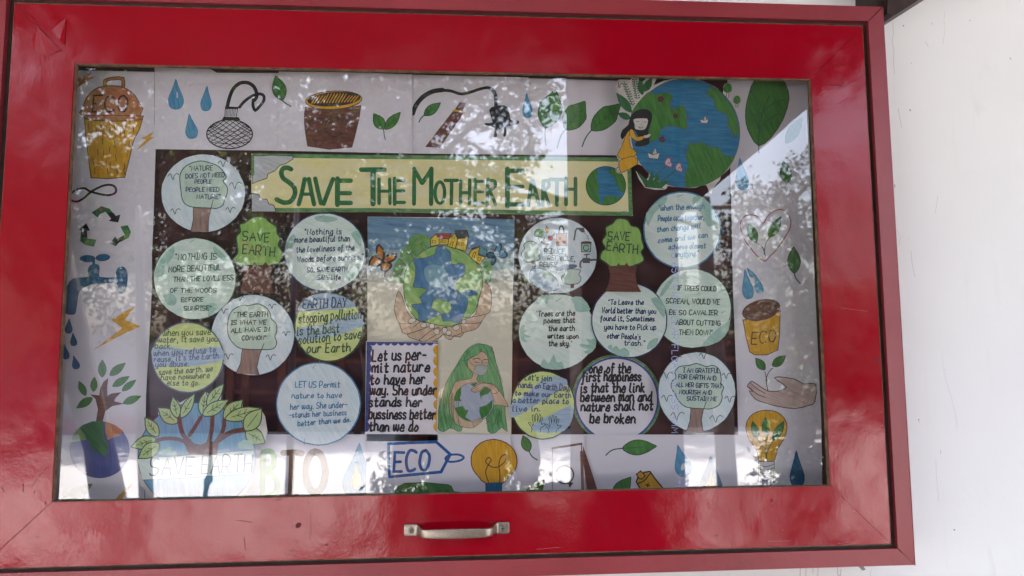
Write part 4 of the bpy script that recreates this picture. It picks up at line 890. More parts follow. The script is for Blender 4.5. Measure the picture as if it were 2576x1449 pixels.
n = note(511, 486, 105, 97.5, 5, palb, None, 0, 'round pale blue note with a tree reading NATURE DOES NOT NEED PEOPLE')
quote_tree(n, T01, [1940, 635, 1860, 600, 1830, 540, 1820, 470, 1812, 400, 1812, 310, 1850, 240, 1920, 195, 2020, 170, 2110, 190, 2190, 220, 2250, 280, 2275, 340, 2245, 375, 2285, 430, 2285, 500, 2260, 560, 2240, 620, 2170, 650, 2130, 645], [1925, 565, 1945, 640, 1945, 760, 1920, 882, 2095, 884, 2098, 760, 2125, 640, 2145, 565])
lines(n, T01, NV, [('"NATURE', 1905, 2140, 268, 262, 46), ('DOES NOT NEED', 1868, 2258, 345, 330, 42), ('PEOPLE', 1960, 2128, 397, 397, 40), ('PEOPLE NEED', 1872, 2205, 480, 478, 40), ('NATURE"', 1980, 2220, 553, 550, 42)], 8)
birds(n, T01, (1745, 330, 55), (2250, 200, 55), (2368, 420, 60), (1765, 680, 50), (2320, 665, 48))
n = note(490, 701, 104, 103, 6, palh, DGO, 1.6, 'round pale green note in green capitals reading NOTHING IS MORE BEAUTIFUL')
patch(n, T01, mint, [1570, 1250, 1650, 1120, 1750, 1030, 1745, 1130, 1660, 1240, 1640, 1330, 1560, 1335], [2160, 1030, 2260, 1120, 2330, 1240, 2240, 1180, 2150, 1080])
patch(n, T02, mint, [1640, 80, 1720, 50, 1780, 110, 1760, 170, 1690, 170], [2090, 240, 2060, 180, 2140, 150, 2190, 190, 2100, 290])
lines(n, T01, DG, [('"NOTHING IS', 1765, 2180, 1168, 1158, 60), ('MORE BEAUTIFUL', 1695, 2222, 1288, 1266, 54), ('THAN THE LOVLINESS', 1745, 2350, 1388, 1368, 48)], 9); lines(n, T02, DG, [('OF THE WOODS', 1712, 2180, 45, 42, 42), ('BEFORE', 1825, 2045, 140, 135, 42), ('SUNRISE"', 1850, 2130, 225, 222, 42)], 9)
pin(n, T01, (1905, 995, 1960, 960))
n = note(472, 899, 91, 89.5, 8, yel, SLT, 3.2, 'round yellow green note reading when you save water, it save you back')
patch(n, T02, skyp, [1535, 600, 1700, 590, 1900, 620, 2180, 590, 2245, 640, 2248, 720, 2100, 760, 1900, 790, 1700, 780, 1560, 800, 1532, 700])
lines(n, T02, OLV, [('when you save', 1640, 2120, 480, 468, 62), ('water, it save you', 1590, 2190, 548, 535, 60), ('back.', 1560, 1740, 608, 608, 56)], 9); lines(n, T02, SLT, [('when you refuse to', 1548, 2170, 685, 640, 56), ('reuse, it\'s the Earth', 1550, 2200, 745, 706, 56), ('you abuse.', 1565, 1905, 795, 788, 56)], 9); lines(n, T02, OLV, [('save the earth. we', 1600, 2140, 872, 835, 56), ('have nowwhere', 1620, 2110, 925, 902, 56), ('else to go.', 1680, 2010, 980, 978, 56)], 9)
n = note(636, 843, 105, 102, 7, palb, NVO, 1.2, 'round pale blue note with a tree reading THE EARTH IS WHAT WE ALL HAVE')
quote_tree(n, T02, [2430, 610, 2350, 560, 2300, 480, 2290, 400, 2300, 300, 2340, 225, 2420, 180, 2510, 175, 2600, 160, 2680, 200, 2720, 260, 2730, 310, 2780, 360, 2785, 440, 2765, 490, 2785, 550, 2750, 610, 2640, 620], [2420, 535, 2440, 600, 2420, 760, 2375, 858, 2610, 875, 2585, 800, 2610, 680, 2655, 560])
lines(n, T02, BK, [('"THE EARTH', 2355, 2696, 290, 288, 46), ('IS WHAT WE', 2325, 2680, 370, 362, 42), ('ALL HAVE IN', 2325, 2715, 450, 434, 42), ('COMMON"', 2435, 2680, 525, 520, 42)], 9)
birds(n, T02, (2740, 185, 40), (2880, 460, 38), (2725, 700, 50), (2300, 690, 50), (2255, 235, 42), (2420, 110, 38))
n = note(817, 634.5, 104, 100, 6, pal, NVO, 3.4, 'round pale note with script reading Nothing is more beautiful than the loveliness')
patch(n, T11, mint, [590, 730, 680, 720, 790, 735, 820, 765, 700, 790, 610, 770], [960, 900, 1030, 870, 1060, 960, 1050, 1030, 985, 960], [300, 1010, 380, 900, 400, 980, 330, 1080], [930, 1270, 1040, 1230, 1020, 1330, 940, 1380, 900, 1320])
lines(n, T11, NV, [('"Nothing is', 490, 862, 912, 905, 58), ('more beautiful than', 388, 945, 990, 975, 58), ('the loveliness of the', 405, 990, 1092, 1065, 56), ('Woods before sunrise."', 415, 1082, 1190, 1160, 58), ('SO, SAVE EARTH,', 515, 935, 1288, 1280, 42), ('SAVE Life', 620, 850, 1365, 1360, 44)], 9)
pin(n, T11, (635, 745, 690, 708))
n = note(827, 823, 88, 88, 8, yel, DGO, 4, 'round green rimmed note headed EARTH DAY about stopping pollution')
patch(n, T12, skyp, [420, 230, 480, 130, 600, 60, 800, 60, 940, 120, 1000, 190, 700, 225], [420, 400, 650, 370, 1040, 250, 1075, 330, 1070, 390, 760, 490, 430, 540])
lines(n, T12, NV, [('EARTH DAY', 470, 912, 205, 182, 88)], 13); Draw(T12).s(NV, [485, 233, 722, 196], 8).s(NV, [770, 193, 885, 193], 8).build('underline', n)
lines(n, T12, DG, [('stopping pollution', 432, 1058, 352, 305, 100), ('is the best', 410, 838, 475, 442, 92), ('solution to save', 430, 1058, 565, 500, 95), ('our Earth', 510, 950, 650, 636, 88)], 12)
n = note(801, 1016, 107, 105, 7, palb, BLO, 3.2, 'round pale blue note in blue pen reading LET US Permit nature')
lines(n, T12, BL, [('LET US Permit', 395, 845, 1000, 1000, 58), ('nature to have', 360, 865, 1110, 1100, 52), ('her way. She under-', 345, 920, 1225, 1198, 58), ('-stands her business', 335, 912, 1305, 1276, 54), ('better than we do.', 420, 955, 1388, 1345, 52)], 9)
pin(n, T12, (640, 685, 640, 760), (570, 810, 600, 770)); pin(n, T(1, 3), (492, 60, 485, 135))
n = note(1403, 643, 99, 96, 6, palb, GRY, 1.2, 'round note with drawings of vegetables, bag and taps reading REDUCE, RECYCLE, REUSE')
d = Draw(T21); d.fs(bush, DGO, [225, 900, 250, 860, 300, 860, 330, 890, 300, 930, 330, 940, 318, 960, 280, 935, 235, 930], 6, 2).f(gold, [340, 860, 352, 820, 365, 860, 362, 895, 345, 895], 2).s(GRY, [335, 870, 345, 825, 362, 850], 6).f(rdp, [362, 930, 400, 920, 412, 940, 408, 970, 372, 970], 2).f(gold, [400, 920, 438, 885, 425, 925]).s(rdp, [290, 985, 330, 1005, 375, 1008], 10, 3).s(DGO, [262, 950, 285, 990, 300, 980], 8, 2)
d.build('vegetables_drawing', n)
Draw(T21).fs(orp, BRK, [448, 905, 550, 895, 552, 1020, 445, 1020], 7).s(BRK, [470, 905, 480, 840, 500, 825, 515, 845, 525, 900], 13, 3).build('bag_drawing', n)
d = Draw(T21).s(GRY, [625, 965, 640, 870, 655, 850, 720, 850], 16).f(GRY, [660, 855, 725, 845, 735, 890, 700, 890]).s(GRY, [780, 1168, 720, 1165, 690, 1190, 685, 1235], 18, 2).fs(GRY, BK, [710, 1150, 780, 1150, 782, 1195, 715, 1195], 5).s(GRY, [848, 1165, 780, 1168], 20).s(GRY, [728, 1115, 780, 1108], 13).s(GRY, [752, 1110, 750, 1150], 12)
for x, y in ((735, 900), (750, 920), (765, 930), (755, 945), (770, 955), (688, 1250), (700, 1240)): d.f(NV, ell(x, y, 6, 6, 8))
d.fs(mint, BK, [698, 1000, 795, 1000, 790, 1085, 700, 1085], 7).f(brn2, ell(748, 990, 55, 12)).s(BK, ell(745, 1045, 28, 28, a0=20, a1=330, n=14), 8).build('taps_and_bin_drawing', n)
d = Draw(T21)
for tr_ in ([120, 1170, 95, 1100, 125, 1060, 120, 1010, 160, 980, 210, 980, 260, 1010, 255, 1050, 288, 1080, 270, 1130, 282, 1160, 230, 1180, 160, 1190], [520, 1400, 498, 1340, 530, 1310, 540, 1270, 590, 1258, 650, 1260, 690, 1275, 672, 1310, 695, 1350, 670, 1400, 600, 1412]): d.fs(mintc, BK, tr_, 7, 3)
d.f(brn2, [190, 1180, 235, 1170, 240, 1240, 205, 1245]).f(brn2, [585, 1410, 625, 1405, 622, 1449, 590, 1449]).f(SLT, [440, 1270, 500, 1220, 560, 1210, 650, 1215, 640, 1245, 560, 1265, 470, 1275], 2).build('trees_drawing', n)
Draw(T21).fs(skyp, BK, [195, 1400, 175, 1330, 200, 1260, 290, 1250, 370, 1290, 440, 1350, 475, 1430, 440, 1470, 330, 1480], 6, 3).f(mint, [280, 1260, 380, 1300, 430, 1345, 330, 1340, 300, 1310]).build('globe_drawing', n)
lines(n, T21, DG, [('REDUCE,', 325, 545, 1103, 1108, 50), ('RECYCLE,', 360, 638, 1168, 1180, 46), ('REUSE', 280, 450, 1235, 1235, 46)], 9); pin(n, T21, (385, 775, 440, 745))
n = note(1402, 834.5, 98, 96, 7, pal, DGO, 1.8, 'round pale green note with black script reading Trees are the poems')
patch(n, T22, mint, [240, 130, 300, 75, 400, 75, 412, 120, 370, 110, 350, 170, 310, 120, 260, 160], [590, 100, 700, 90, 790, 215, 720, 240, 640, 235, 625, 160], [80, 400, 130, 370, 120, 420, 165, 420, 120, 460, 200, 490, 120, 500, 160, 540, 95, 530], [690, 560, 780, 570, 740, 510, 800, 520, 845, 500, 840, 600, 770, 665, 720, 640, 770, 620, 690, 590], [290, 790, 320, 710, 370, 760, 420, 665, 450, 750, 500, 740, 520, 810, 400, 820])
lines(n, T22, BK, [("'Trees are the", 245, 635, 285, 278, 56), ('poems that', 320, 635, 355, 346, 54), ('the earth', 368, 630, 432, 430, 54), ('writes upon', 360, 668, 506, 508, 50), ("the sky.'", 370, 605, 583, 585, 54)], 10); pin(n, T22, (440, 135, 500, 100))
n = note(1366, 1019, 81, 87, 6, yel, DGO, 3, "round yellow and blue note reading Let's join hands with two drawn hands")
patch(n, T22, skyp, [-20, 1180, 130, 1080, 330, 900, 500, 900, 560, 960, 400, 1080, 220, 1190, 30, 1300, -20, 1280], [200, 1380, 420, 1260, 600, 1180, 610, 1300, 520, 1440, 240, 1449])
lines(n, T22, DG, [("Let's join", 130, 400, 925, 938, 56)], 9); lines(n, T22, SLT, [('hands on Earth Day,', 65, 585, 1000, 1028, 54), ('to make our Earth', 30, 595, 1078, 1108, 52), ('a better place to', 5, 570, 1152, 1165, 54), ('live in.', 5, 290, 1240, 1240, 54)], 10); Draw(T22).s(DG, [342, 1022, 525, 1036], 6).build('underline', n)
d = Draw(T22)
for ox, sc in ((165, 1.0), (335, .95)): d.s(DGO, [(ox + x * sc, 1280 + (0 if ox < 200 else 20) + y * sc) for x, y in ((30, 170), (35, 125), (0, 80), (20, 75), (50, 105), (38, 10), (55, 2), (68, 70), (72, -8), (90, -8), (92, 68), (108, -5), (122, 5), (112, 75), (132, 22), (146, 32), (128, 90), (160, 85), (165, 100), (125, 130), (118, 170))], 6, 3)
d.build('hands_drawing', n)
n = note(1716, 578, 98, 97, 6, pal, BLO, 3.4, 'round pale note in light blue pen reading when the enough people come together')
patch(n, T21, mint, [1830, 530, 1930, 540, 2040, 680, 2060, 800, 1970, 830, 1900, 700, 1820, 600], [1350, 700, 1480, 560, 1560, 520, 1540, 600, 1430, 700, 1370, 830])
lines(n, T21, BL, [('"when the enough', 1475, 1935, 670, 648, 56), ('People come together,', 1470, 1935, 775, 760, 54), ('then change will', 1460, 1900, 885, 845, 52), ('come and we can', 1470, 1970, 995, 935, 52), ('achieve almost', 1575, 1950, 1058, 1045, 50), ('anything."', 1640, 1880, 1135, 1125, 50)], 9); pin(n, T21, (1665, 530, 1722, 510), (1310, 985, 1368, 952))
n = note(1583, 806, 96, 95, 8, pal, NVO, 3, 'round pale note in navy pen reading To Leave the World better than you found it')
patch(n, T22, mint, [960, 600, 1000, 570, 1010, 610, 1050, 580, 1080, 620, 1130, 600, 1180, 640, 1170, 690, 1060, 680], [1400, 110, 1480, 100, 1540, 200, 1530, 300, 1450, 200], [1380, 540, 1470, 500, 1450, 580, 1360, 620])
lines(n, T22, NV, [('"To Leave the', 970, 1325, 168, 165, 50), ('World better than you', 905, 1450, 250, 260, 54), ('found it, Sometimes', 890, 1435, 330, 335, 52), ('you have to Pick up', 930, 1450, 415, 420, 54), ("other People's", 957, 1295, 505, 517, 52), ('trash."', 1130, 1342, 575, 580, 50)], 9)
n = note(1741, 776, 99, 100, 7, palh, DGO, 1.8, 'round pale green note in capitals reading IF TREES COULD SCREAM')
patch(n, T22, mint, [1915, 590, 1960, 510, 2080, 400, 2190, 320, 2200, 250, 2180, 420, 2080, 540], [1490, 60, 1560, -60, 1640, -110, 1560, 20, 1500, 90])
lines(n, T22, DG, [('IF TREES COULD', 1665, 2055, 20, 32, 44), ('SCREAM, WOULD WE', 1550, 2090, 152, 165, 48), ('BE SO CAVALIER', 1585, 2068, 268, 272, 46), ('ABOUT CUTTING', 1650, 2097, 368, 377, 46), ('THEM DOWN"', 1680, 2020, 470, 474, 50)], 9.5); pin(n, T22, (2105, 255, 2150, 228))
n = note(1551, 1004, 112, 113, 2, WP2, bord, 6, 'large round white note with green and blue rings reading One of the first happiness')
Draw(D0).s(pencil('blue_ring_marker', (0.05, 0.06, 0.28), (0.08, 0.12, 0.36), 10), ell(1551, 1005, 104, 105, 60), 5, 0, True).build('ring_line', n)
lines(n, T22, BK, [('one of the', 775, 1195, 855, 855, 100), ('first happiness', 705, 1300, 942, 930, 95), ('is that the link', 690, 1335, 1052, 1045, 95), ('between man and', 690, 1405, 1140, 1135, 92), ('nature shall not', 695, 1420, 1240, 1225, 95), ('be broken', 785, 1240, 1357, 1357, 98)], 19)
n = note(1753, 986, 98, 101, 8, palb, DGO, 1.6, 'round pale blue note with a tree reading I AM GRATEFUL FOR EARTH')
quote_tree(n, T22, [1790, 1205, 1720, 1180, 1660, 1110, 1640, 1060, 1605, 1010, 1605, 950, 1650, 900, 1640, 840, 1690, 790, 1780, 780, 1860, 760, 1950, 790, 2030, 780, 2090, 830, 2105, 930, 2100, 960, 2130, 1000, 2110, 1060, 2115, 1110, 2080, 1180, 2000, 1215, 1930, 1215], [1780, 1130, 1800, 1230, 1790, 1340, 1755, 1449, 1925, 1449, 1905, 1330, 1925, 1230, 1955, 1140])
lines(n, T22, NV, [('I AM GRATEFUL', 1725, 2090, 848, 855, 44), ('FOR EARTH AND', 1675, 2055, 912, 930, 42), ('ALL HER GIFTS THAT', 1650, 2112, 993, 1007, 42), ('NOURISH AND', 1685, 2010, 1065, 1072, 40), ('SUSTAIN ME', 1760, 2060, 1130, 1136, 40)], 9)
birds(n, T22, (1935, 685, 52), (1660, 715, 45), (1560, 880, 55), (2160, 885, 48), (1560, 1110, 55), (2195, 1120, 55), (1665, 1290, 68), (2055, 1320, 65))
# ---- tree cut-outs
def save_tree(view, crown, trunk, t1, t2, lay, label, y0):
    ox, oy, k = view
    tp = [(ox + x * k, oy + y * k) for x, y in pairs(trunk)]; cp = catmull([(ox + x * k, oy + y * k) for x, y in pairs(crown)], 3, True)
    o = paper('tree_cutout', cp, lay + 1, grl, label, 'paper cut-out', 'save earth trees')
    Draw(D0).s(DGO, [(a, b) for a, b in cp], 3.6, 0, True).build('crown_outline', o)
    y = o['_front'] + .0005
    Pq = [un(a, b, y) for a, b in tp]; v, f = prism([(p.x, p.z) for p in Pq], y, y + .00035); tk = mesh_obj('tree_trunk', v, f, brn2, o)
    rt = Draw(view); rt.f(brn2, t1[2]); rt.build('trunk_top', o)
    lines(o, view, DG, [('SAVE', *t1[0]), ('EARTH', *t1[1])], 12)
save_tree(T21, [1000, 1235, 950, 1200, 885, 1150, 905, 1080, 940, 1050, 905, 980, 945, 910, 942, 840, 1010, 800, 1050, 755, 1110, 748, 1170, 770, 1200, 820, 1270, 840, 1300, 900, 1305, 960, 1328, 1040, 1300, 1090, 1330, 1160, 1290, 1200, 1245, 1215, 1190, 1235, 1110, 1225], [968, 1220, 1255, 1215, 1240, 1300, 1255, 1400, 1300, 1490, 940, 1485, 975, 1400, 990, 1320], ((965, 1185, 965, 970, 82), (955, 1268, 1072, 1110, 85), [970, 1225, 1045, 1245, 1072, 1195, 1105, 1245, 1155, 1195, 1185, 1240, 1252, 1215, 1248, 1290, 985, 1290]), None, 10, 'light green SAVE EARTH tree cut-out between the recycle note and blue note', 0)
save_tree(T01, [2440, 1220, 2372, 1195, 2358, 1150, 2390, 1090, 2385, 1000, 2380, 930, 2420, 880, 2410, 810, 2470, 790, 2520, 750, 2590, 728, 2660, 740, 2720, 790, 2780, 830, 2790, 900, 2820, 950, 2800, 1020, 2838, 1080, 2835, 1150, 2800, 1210, 2740, 1215, 2680, 1225, 2560, 1225], [2470, 1210, 2740, 1205, 2720, 1300, 2730, 1400, 2748, 1500, 2405, 1490, 2440, 1400, 2450, 1300], ((2440, 2710, 970, 985, 85), (2440, 2768, 1105, 1135, 90), [2470, 1215, 2530, 1245, 2560, 1185, 2620, 1250, 2670, 1185, 2700, 1225, 2740, 1205, 2728, 1290, 2460, 1290]), None, 10, 'light green SAVE EARTH tree cut-out between the left and script notes', 0)
# ---- title banner
bn = paper('title_banner', [(632.5, 386.5), (900, 389.5), (1288, 393.5), (1586, 397), (1592, 543), (1288, 538.5), (944, 533.5), (632.5, 533.5)], 4, cream2, 'long cream banner with green border reading SAVE THE MOTHER EARTH', 'banner')
d = Draw(D0); d.s(bord, [638, 391, 900, 394.5, 1288, 398.5, 1580, 402], 10).s(bord, [1582, 398, 1586.5, 540], 10).s(bord, [690, 528, 944, 528.5, 1288, 533, 1588, 538], 10).s(bord, [636, 391, 636, 440], 7); d.build('green_border', bn)
d = Draw(T11); d.fs(cldp, BK, [-36, 190, -30, 120, 60, 118, 150, 112, 300, 116, 372, 122, 372, 150, 300, 198, 240, 215, 190, 270, 120, 300, 110, 345, 20, 375, -36, 400], 7); d.fs(cldp, BK, [-44, 495, 30, 508, 42, 552, 110, 556, 128, 602, 178, 615, 192, 650, 196, 682, -44, 682], 7); d.build('cloud_drawing', bn)
def word(*strokes):
    d = Draw(T11)
    for w_, sm, l in strokes:
        d.s(ttl, l, w_, sm)
    d.build('title_lettering', bn)
def Cst(x0, x1, y0, y1, y2, w): return [(w, 0, [x0, y0 - 8, x0, y2 + 8]), (w * .9, 0, [x0, y0 + 14, x1, y0 + 14]), (w * .85, 0, [x0, y1, x1 - 6, y1]), (w * .9, 0, [x0, y2 - 12, x1, y2 - 12])]
word((48, 4, [355, 255, 320, 240, 275, 245, 255, 290, 275, 345, 330, 385, 385, 440, 390, 510, 350, 575, 290, 590, 240, 575, 205, 555]), (44, 0, [428, 610, 460, 500, 490, 350]), (44, 0, [532, 350, 560, 500, 585, 610]), (34, 0, [485, 358, 540, 358]), (34, 0, [465, 505, 560, 505]), (44, 0, [595, 345, 625, 480, 655, 600]), (44, 0, [775, 350, 725, 480, 680, 605]), *Cst(820, 955, 355, 495, 605, 52))
word((48, 0, [1055, 258, 1295, 258]), (54, 0, [1178, 270, 1178, 605]), (36, 0, [1238, 352, 1238, 600]), (34, 0, [1345, 352, 1348, 600]), (32, 0, [1240, 475, 1350, 475]), *Cst(1395, 1495, 352, 472, 600, 38))
word((40, 0, [1590, 605, 1592, 245]), (42, 0, [1590, 255, 1672, 395]), (42, 0, [1672, 395, 1768, 250]), (44, 0, [1765, 245, 1762, 605]), (34, 0, ell(1850, 490, 48, 108, 30) + [(1898, 492)]), (36, 0, [1902, 366, 2030, 366]), (36, 0, [1970, 370, 1965, 603]), (34, 0, [2060, 370, 2058, 605]), (34, 0, [2150, 360, 2148, 605]), (32, 0, [2060, 490, 2150, 490]), *Cst(2205, 2290, 362, 482, 608, 34), (36, 0, [2335, 350, 2325, 618]), (34, 3, [2340, 370, 2400, 372, 2405, 425, 2345, 470]), (34, 0, [2350, 470, 2385, 540, 2412, 615]))
word(*Cst(2530, 2690, 255, 430, 620, 50), (38, 0, [2738, 620, 2775, 365]), (38, 0, [2785, 365, 2850, 620]), (30, 0, [2755, 510, 2820, 510]), (36, 0, [2890, 370, 2885, 620]), (34, 3, [2890, 372, 2940, 372, 2945, 430, 2895, 470]), (34, 0, [2900, 470, 2950, 612]), (36, 0, [2955, 358, 3098, 358]), (38, 0, [3028, 360, 3028, 615]), (38, 0, [3120, 345, 3120, 612]), (38, 0, [3215, 345, 3215, 612]), (32, 0, [3122, 455, 3215, 455]))
d = Draw(T21); d.fs(grn, DGO, ell(945, 420, 200, 195, 40), 7); d.f(blu, [855, 245, 940, 227, 1020, 238, 985, 270, 970, 290, 1030, 330, 1050, 400, 1075, 440, 1085, 475, 1130, 490, 1095, 545, 990, 520, 930, 530, 905, 608, 880, 600, 885, 540, 858, 480, 885, 430, 850, 350, 862, 300]); d.build('globe_drawing', bn)
pin(bn, T21, (1090, 685, 1155, 672))
# ---- hands holding the earth
cp = paper('square_drawing', [(925, 545), (1110, 547), (1294, 552), (1291, 700), (1288, 857), (924, 859)], 3, CREAM, 'square pencil drawing of two hands holding the globe under a blue sky', 'drawing')
d = Draw(V1); d.f(sky1, [108, 58, 600, 68, 1200, 72, 1645, 86, 1642, 420, 900, 470, 105, 420]); d.build('sky_pastel', cp)
d = Draw(V1); d.f(sky2, [105, 420, 900, 380, 1642, 420, 1640, 600, 1300, 660, 800, 640, 102, 650]).f(sky3, [102, 640, 500, 620, 800, 640, 1300, 650, 1640, 590, 1638, 700, 1400, 760, 500, 760, 102, 740]); d.build('sky_pastel', cp)
d = Draw(V1); d.f(bush, [740, 370, 760, 300, 730, 260, 650, 240, 570, 260, 530, 330, 460, 400, 440, 480, 390, 560, 370, 680, 400, 740, 480, 750, 510, 600, 600, 480], 3).f(bush, [1290, 560, 1370, 520, 1410, 600, 1400, 720, 1360, 760, 1310, 680], 3)
for l in ([690, 400, 665, 350, 620, 290], [660, 345, 690, 320], [640, 320, 600, 315], [585, 500, 545, 430, 510, 370], [560, 455, 500, 440], [545, 430, 580, 420], [520, 590, 480, 540, 440, 500], [490, 550, 440, 555], [490, 690, 440, 660, 390, 650], [450, 665, 430, 710], [1340, 600, 1370, 560]): d.s(GRY, l, 8, 2)
d.build('bushes_drawing', cp)
d = Draw(V1); d.fs(skn, BK, [425, 835, 395, 950, 385, 1030, 410, 1130, 440, 1180, 470, 1270, 520, 1290, 540, 1320, 640, 1355, 700, 1368, 780, 1368, 830, 1360, 900, 1290, 930, 1330, 980, 1348, 1010, 1310, 1080, 1320, 1120, 1270, 1200, 1250, 1260, 1220, 1300, 1160, 1350, 1080, 1390, 1050, 1405, 930, 1400, 840, 1370, 770, 1300, 760, 1240, 1080, 1100, 1130, 900, 1200, 700, 1160, 560, 1110, 500, 1000, 470, 900], 6, 2); d.build('hands_drawing', cp)
d = Draw(V1); d.fs(lnd, BK, [483, 800, 490, 690, 520, 590, 590, 500, 670, 430, 760, 380, 860, 362, 960, 370, 1080, 410, 1180, 470, 1260, 560, 1300, 660, 1312, 780, 1270, 920, 1230, 1050, 1110, 1150, 1060, 1180, 980, 1205, 870, 1200, 720, 1165, 640, 1150, 560, 1060, 500, 950], 6, 2)
d.fs(sea, GRY, [590, 500, 700, 490, 790, 460, 815, 430, 830, 375, 900, 368, 940, 400, 975, 430, 985, 560, 1060, 545, 1120, 560, 1130, 620, 1110, 680, 1020, 740, 1020, 780, 1050, 840, 1110, 850, 1150, 825, 1250, 840, 1250, 880, 1160, 890, 1155, 980, 1100, 1120, 1060, 1175, 980, 1150, 900, 1150, 870, 1090, 780, 1120, 650, 1160, 640, 1080, 600, 1020, 565, 980, 680, 965, 650, 900, 730, 830, 660, 800, 580, 795, 600, 720, 610, 600, 590, 540], 7, 2)
d.f(seal, [700, 600, 780, 560, 880, 580, 940, 650, 950, 760, 880, 800, 800, 780, 720, 720], 3)
d.fs(lnd, GRY, [790, 950, 830, 910, 870, 930, 940, 945, 975, 960, 980, 1030, 960, 1060, 900, 1080, 840, 1050, 775, 1015], 6, 2); d.build('globe_drawing', cp)
d = Draw(V1)
for l in ([440, 1180, 560, 1180], [580, 1220, 660, 1160, 730, 1160], [520, 1290, 700, 1230, 780, 1180], [640, 1355, 760, 1260, 830, 1220, 870, 1230], [700, 1368, 830, 1290, 900, 1220, 940, 1220], [790, 1365, 900, 1290], [1100, 1110, 1200, 1110, 1340, 1080], [1080, 1180, 1200, 1180, 1300, 1165], [980, 1220, 1020, 1190, 1080, 1190, 1090, 1260, 1110, 1275], [900, 1290, 1000, 1310, 1090, 1280]): d.s(BK, l, 6, 3)
for x, y, a, b in ((570, 1148, 42, 26), (692, 1195, 32, 26), (780, 1205, 28, 28), (830, 1262, 30, 32), (915, 1250, 28, 32), (955, 1275, 30, 26), (1035, 1222, 36, 28), (1115, 1160, 26, 22)): d.fs(CREAM, BK, ell(x, y, a, b, 16, tilt=-20), 5)
d.build('finger_lines', cp)
d = Draw(V1)
d.fs(hyel, BRK, [765, 290, 820, 240, 855, 290, 855, 350, 765, 370], 9).fs(rdp, BRK, [820, 236, 985, 232, 955, 292, 855, 290], 9).fs(hyel, BRK, [855, 292, 955, 292, 950, 350, 855, 350], 7).fs(hyel, BRK, [955, 290, 1020, 232, 1050, 290, 1025, 390, 945, 368], 9).fs(hyel, BRK, [1050, 285, 1160, 278, 1135, 420, 1028, 390], 9).fs(slr, BK, [1020, 205, 1145, 200, 1172, 275, 1050, 285], 9)
for a in ((785, 308, 820, 332), (870, 308, 890, 330), (900, 308, 925, 328), (990, 268, 1015, 290), (1045, 325, 1065, 352), (1088, 330, 1108, 358)): d.s(BK, [a[0], a[1], a[2], a[1], a[2], a[3], a[0], a[3]], 5, 0, True)
d.s(BK, [965, 360, 985, 320, 1005, 322, 990, 370], 7).fs(hyel, BRK, [1165, 460, 1200, 395, 1280, 375, 1270, 460, 1335, 480, 1280, 560, 1200, 500], 9).fs(tealp, BRK, [1280, 360, 1360, 410, 1345, 475, 1270, 445], 9).fs(slr, BK, [1195, 390, 1280, 360, 1278, 378, 1200, 408], 4).s(BK, [1200, 480, 1225, 425, 1240, 435, 1220, 490], 7).s(BK, [1262, 482, 1295, 490, 1288, 518, 1258, 508], 5, 0, True)
d.build('houses_drawing', cp)
d = Draw(V1); d.fs(bfl, BK, [245, 520, 200, 440, 205, 370, 235, 360, 270, 410, 275, 480], 20, 2).fs(bfl, BK, [270, 510, 320, 460, 405, 450, 380, 510, 320, 535, 280, 540], 20, 2).fs(bfl, BK, [240, 520, 190, 465, 140, 500, 125, 560, 180, 575, 235, 560], 20, 2).fs(bfl, BK, [250, 540, 345, 545, 345, 590, 290, 630, 245, 600], 20, 2).s(BK, [285, 630, 285, 685], 14).s(BK, [165, 575, 110, 605], 12).s(BK, [285, 480, 340, 430], 5).s(BK, [285, 470, 292, 420], 5); d.build('butterfly_drawing', cp)
d = Draw(V1); d.fs(nvf, BK, [1440, 450, 1380, 430, 1355, 470, 1400, 495], 12, 2).fs(blc, BK, [1445, 440, 1450, 380, 1500, 340, 1505, 400, 1470, 450], 12, 2).fs(blc, BK, [1470, 450, 1540, 420, 1570, 460, 1530, 490, 1475, 475], 12, 2).fs(nvf, BK, [1440, 470, 1400, 520, 1410, 565, 1450, 530], 12, 2).s(BK, [1440, 430, 1420, 360], 5).s(BK, [1430, 410, 1375, 375], 5); d.build('butterfly_drawing', cp)
pin(cp, V1, (135, 135, 165, 90))
# ---- poster with scalloped edges
po = paper('scalloped_poster', [(921, 858), (1102, 860), (1101, 1110), (918, 1110)], 5, WP2, 'white poster with blue and yellow scalloped edges reading Let us permit nature', 'poster')
sb_ = pencil('scallop_blue', (0.04, 0.06, 0.2), (0.07, 0.1, 0.3), 60)
def scallop(name, mat, base, tops, view=T12):
    d = Draw(view); d.f(mat, base + tops); d.build(name, po)
up = []
for k in range(9):
    x1 = 1790 - k * 72
    up += [x1, 556, x1 - 18, 575, x1 - 36, 581, x1 - 54, 575]
scallop('blue_scallop', sb_, [1112, 540, 1835, 548, 1830, 565], up + [1130, 575, 1118, 570])
lf = []
for k in range(9):
    y1 = 1445 - k * 98
    lf += [1120 + k * 4, y1, 1140 + k * 3, y1 - 25, 1146 + k * 3, y1 - 50, 1140 + k * 3, y1 - 78]
scallop('blue_scallop', sb_, [1114, 560, 1106, 1000, 1098, 1449], lf)
rg = []
for k in range(8):
    y1 = 1449 - k * 110
    rg += [1818, y1, 1792, y1 - 25, 1782, y1 - 55, 1792, y1 - 88]
scallop('yellow_scallop', gold, [1834, 570, 1828, 1000, 1820, 1449], rg)
lines(po, T12, BK, [('Let us per-', 1170, 1712, 735, 715, 112), ('mit nature', 1168, 1750, 850, 835, 100), ('to have her', 1150, 1700, 968, 962, 98), ('way. She under', 1148, 1818, 1072, 1072, 96), ('stands her', 1138, 1672, 1192, 1190, 92), ('bussiness better', 1135, 1805, 1316, 1316, 100), ('than we do', 1140, 1632, 1438, 1438, 100)], 19)
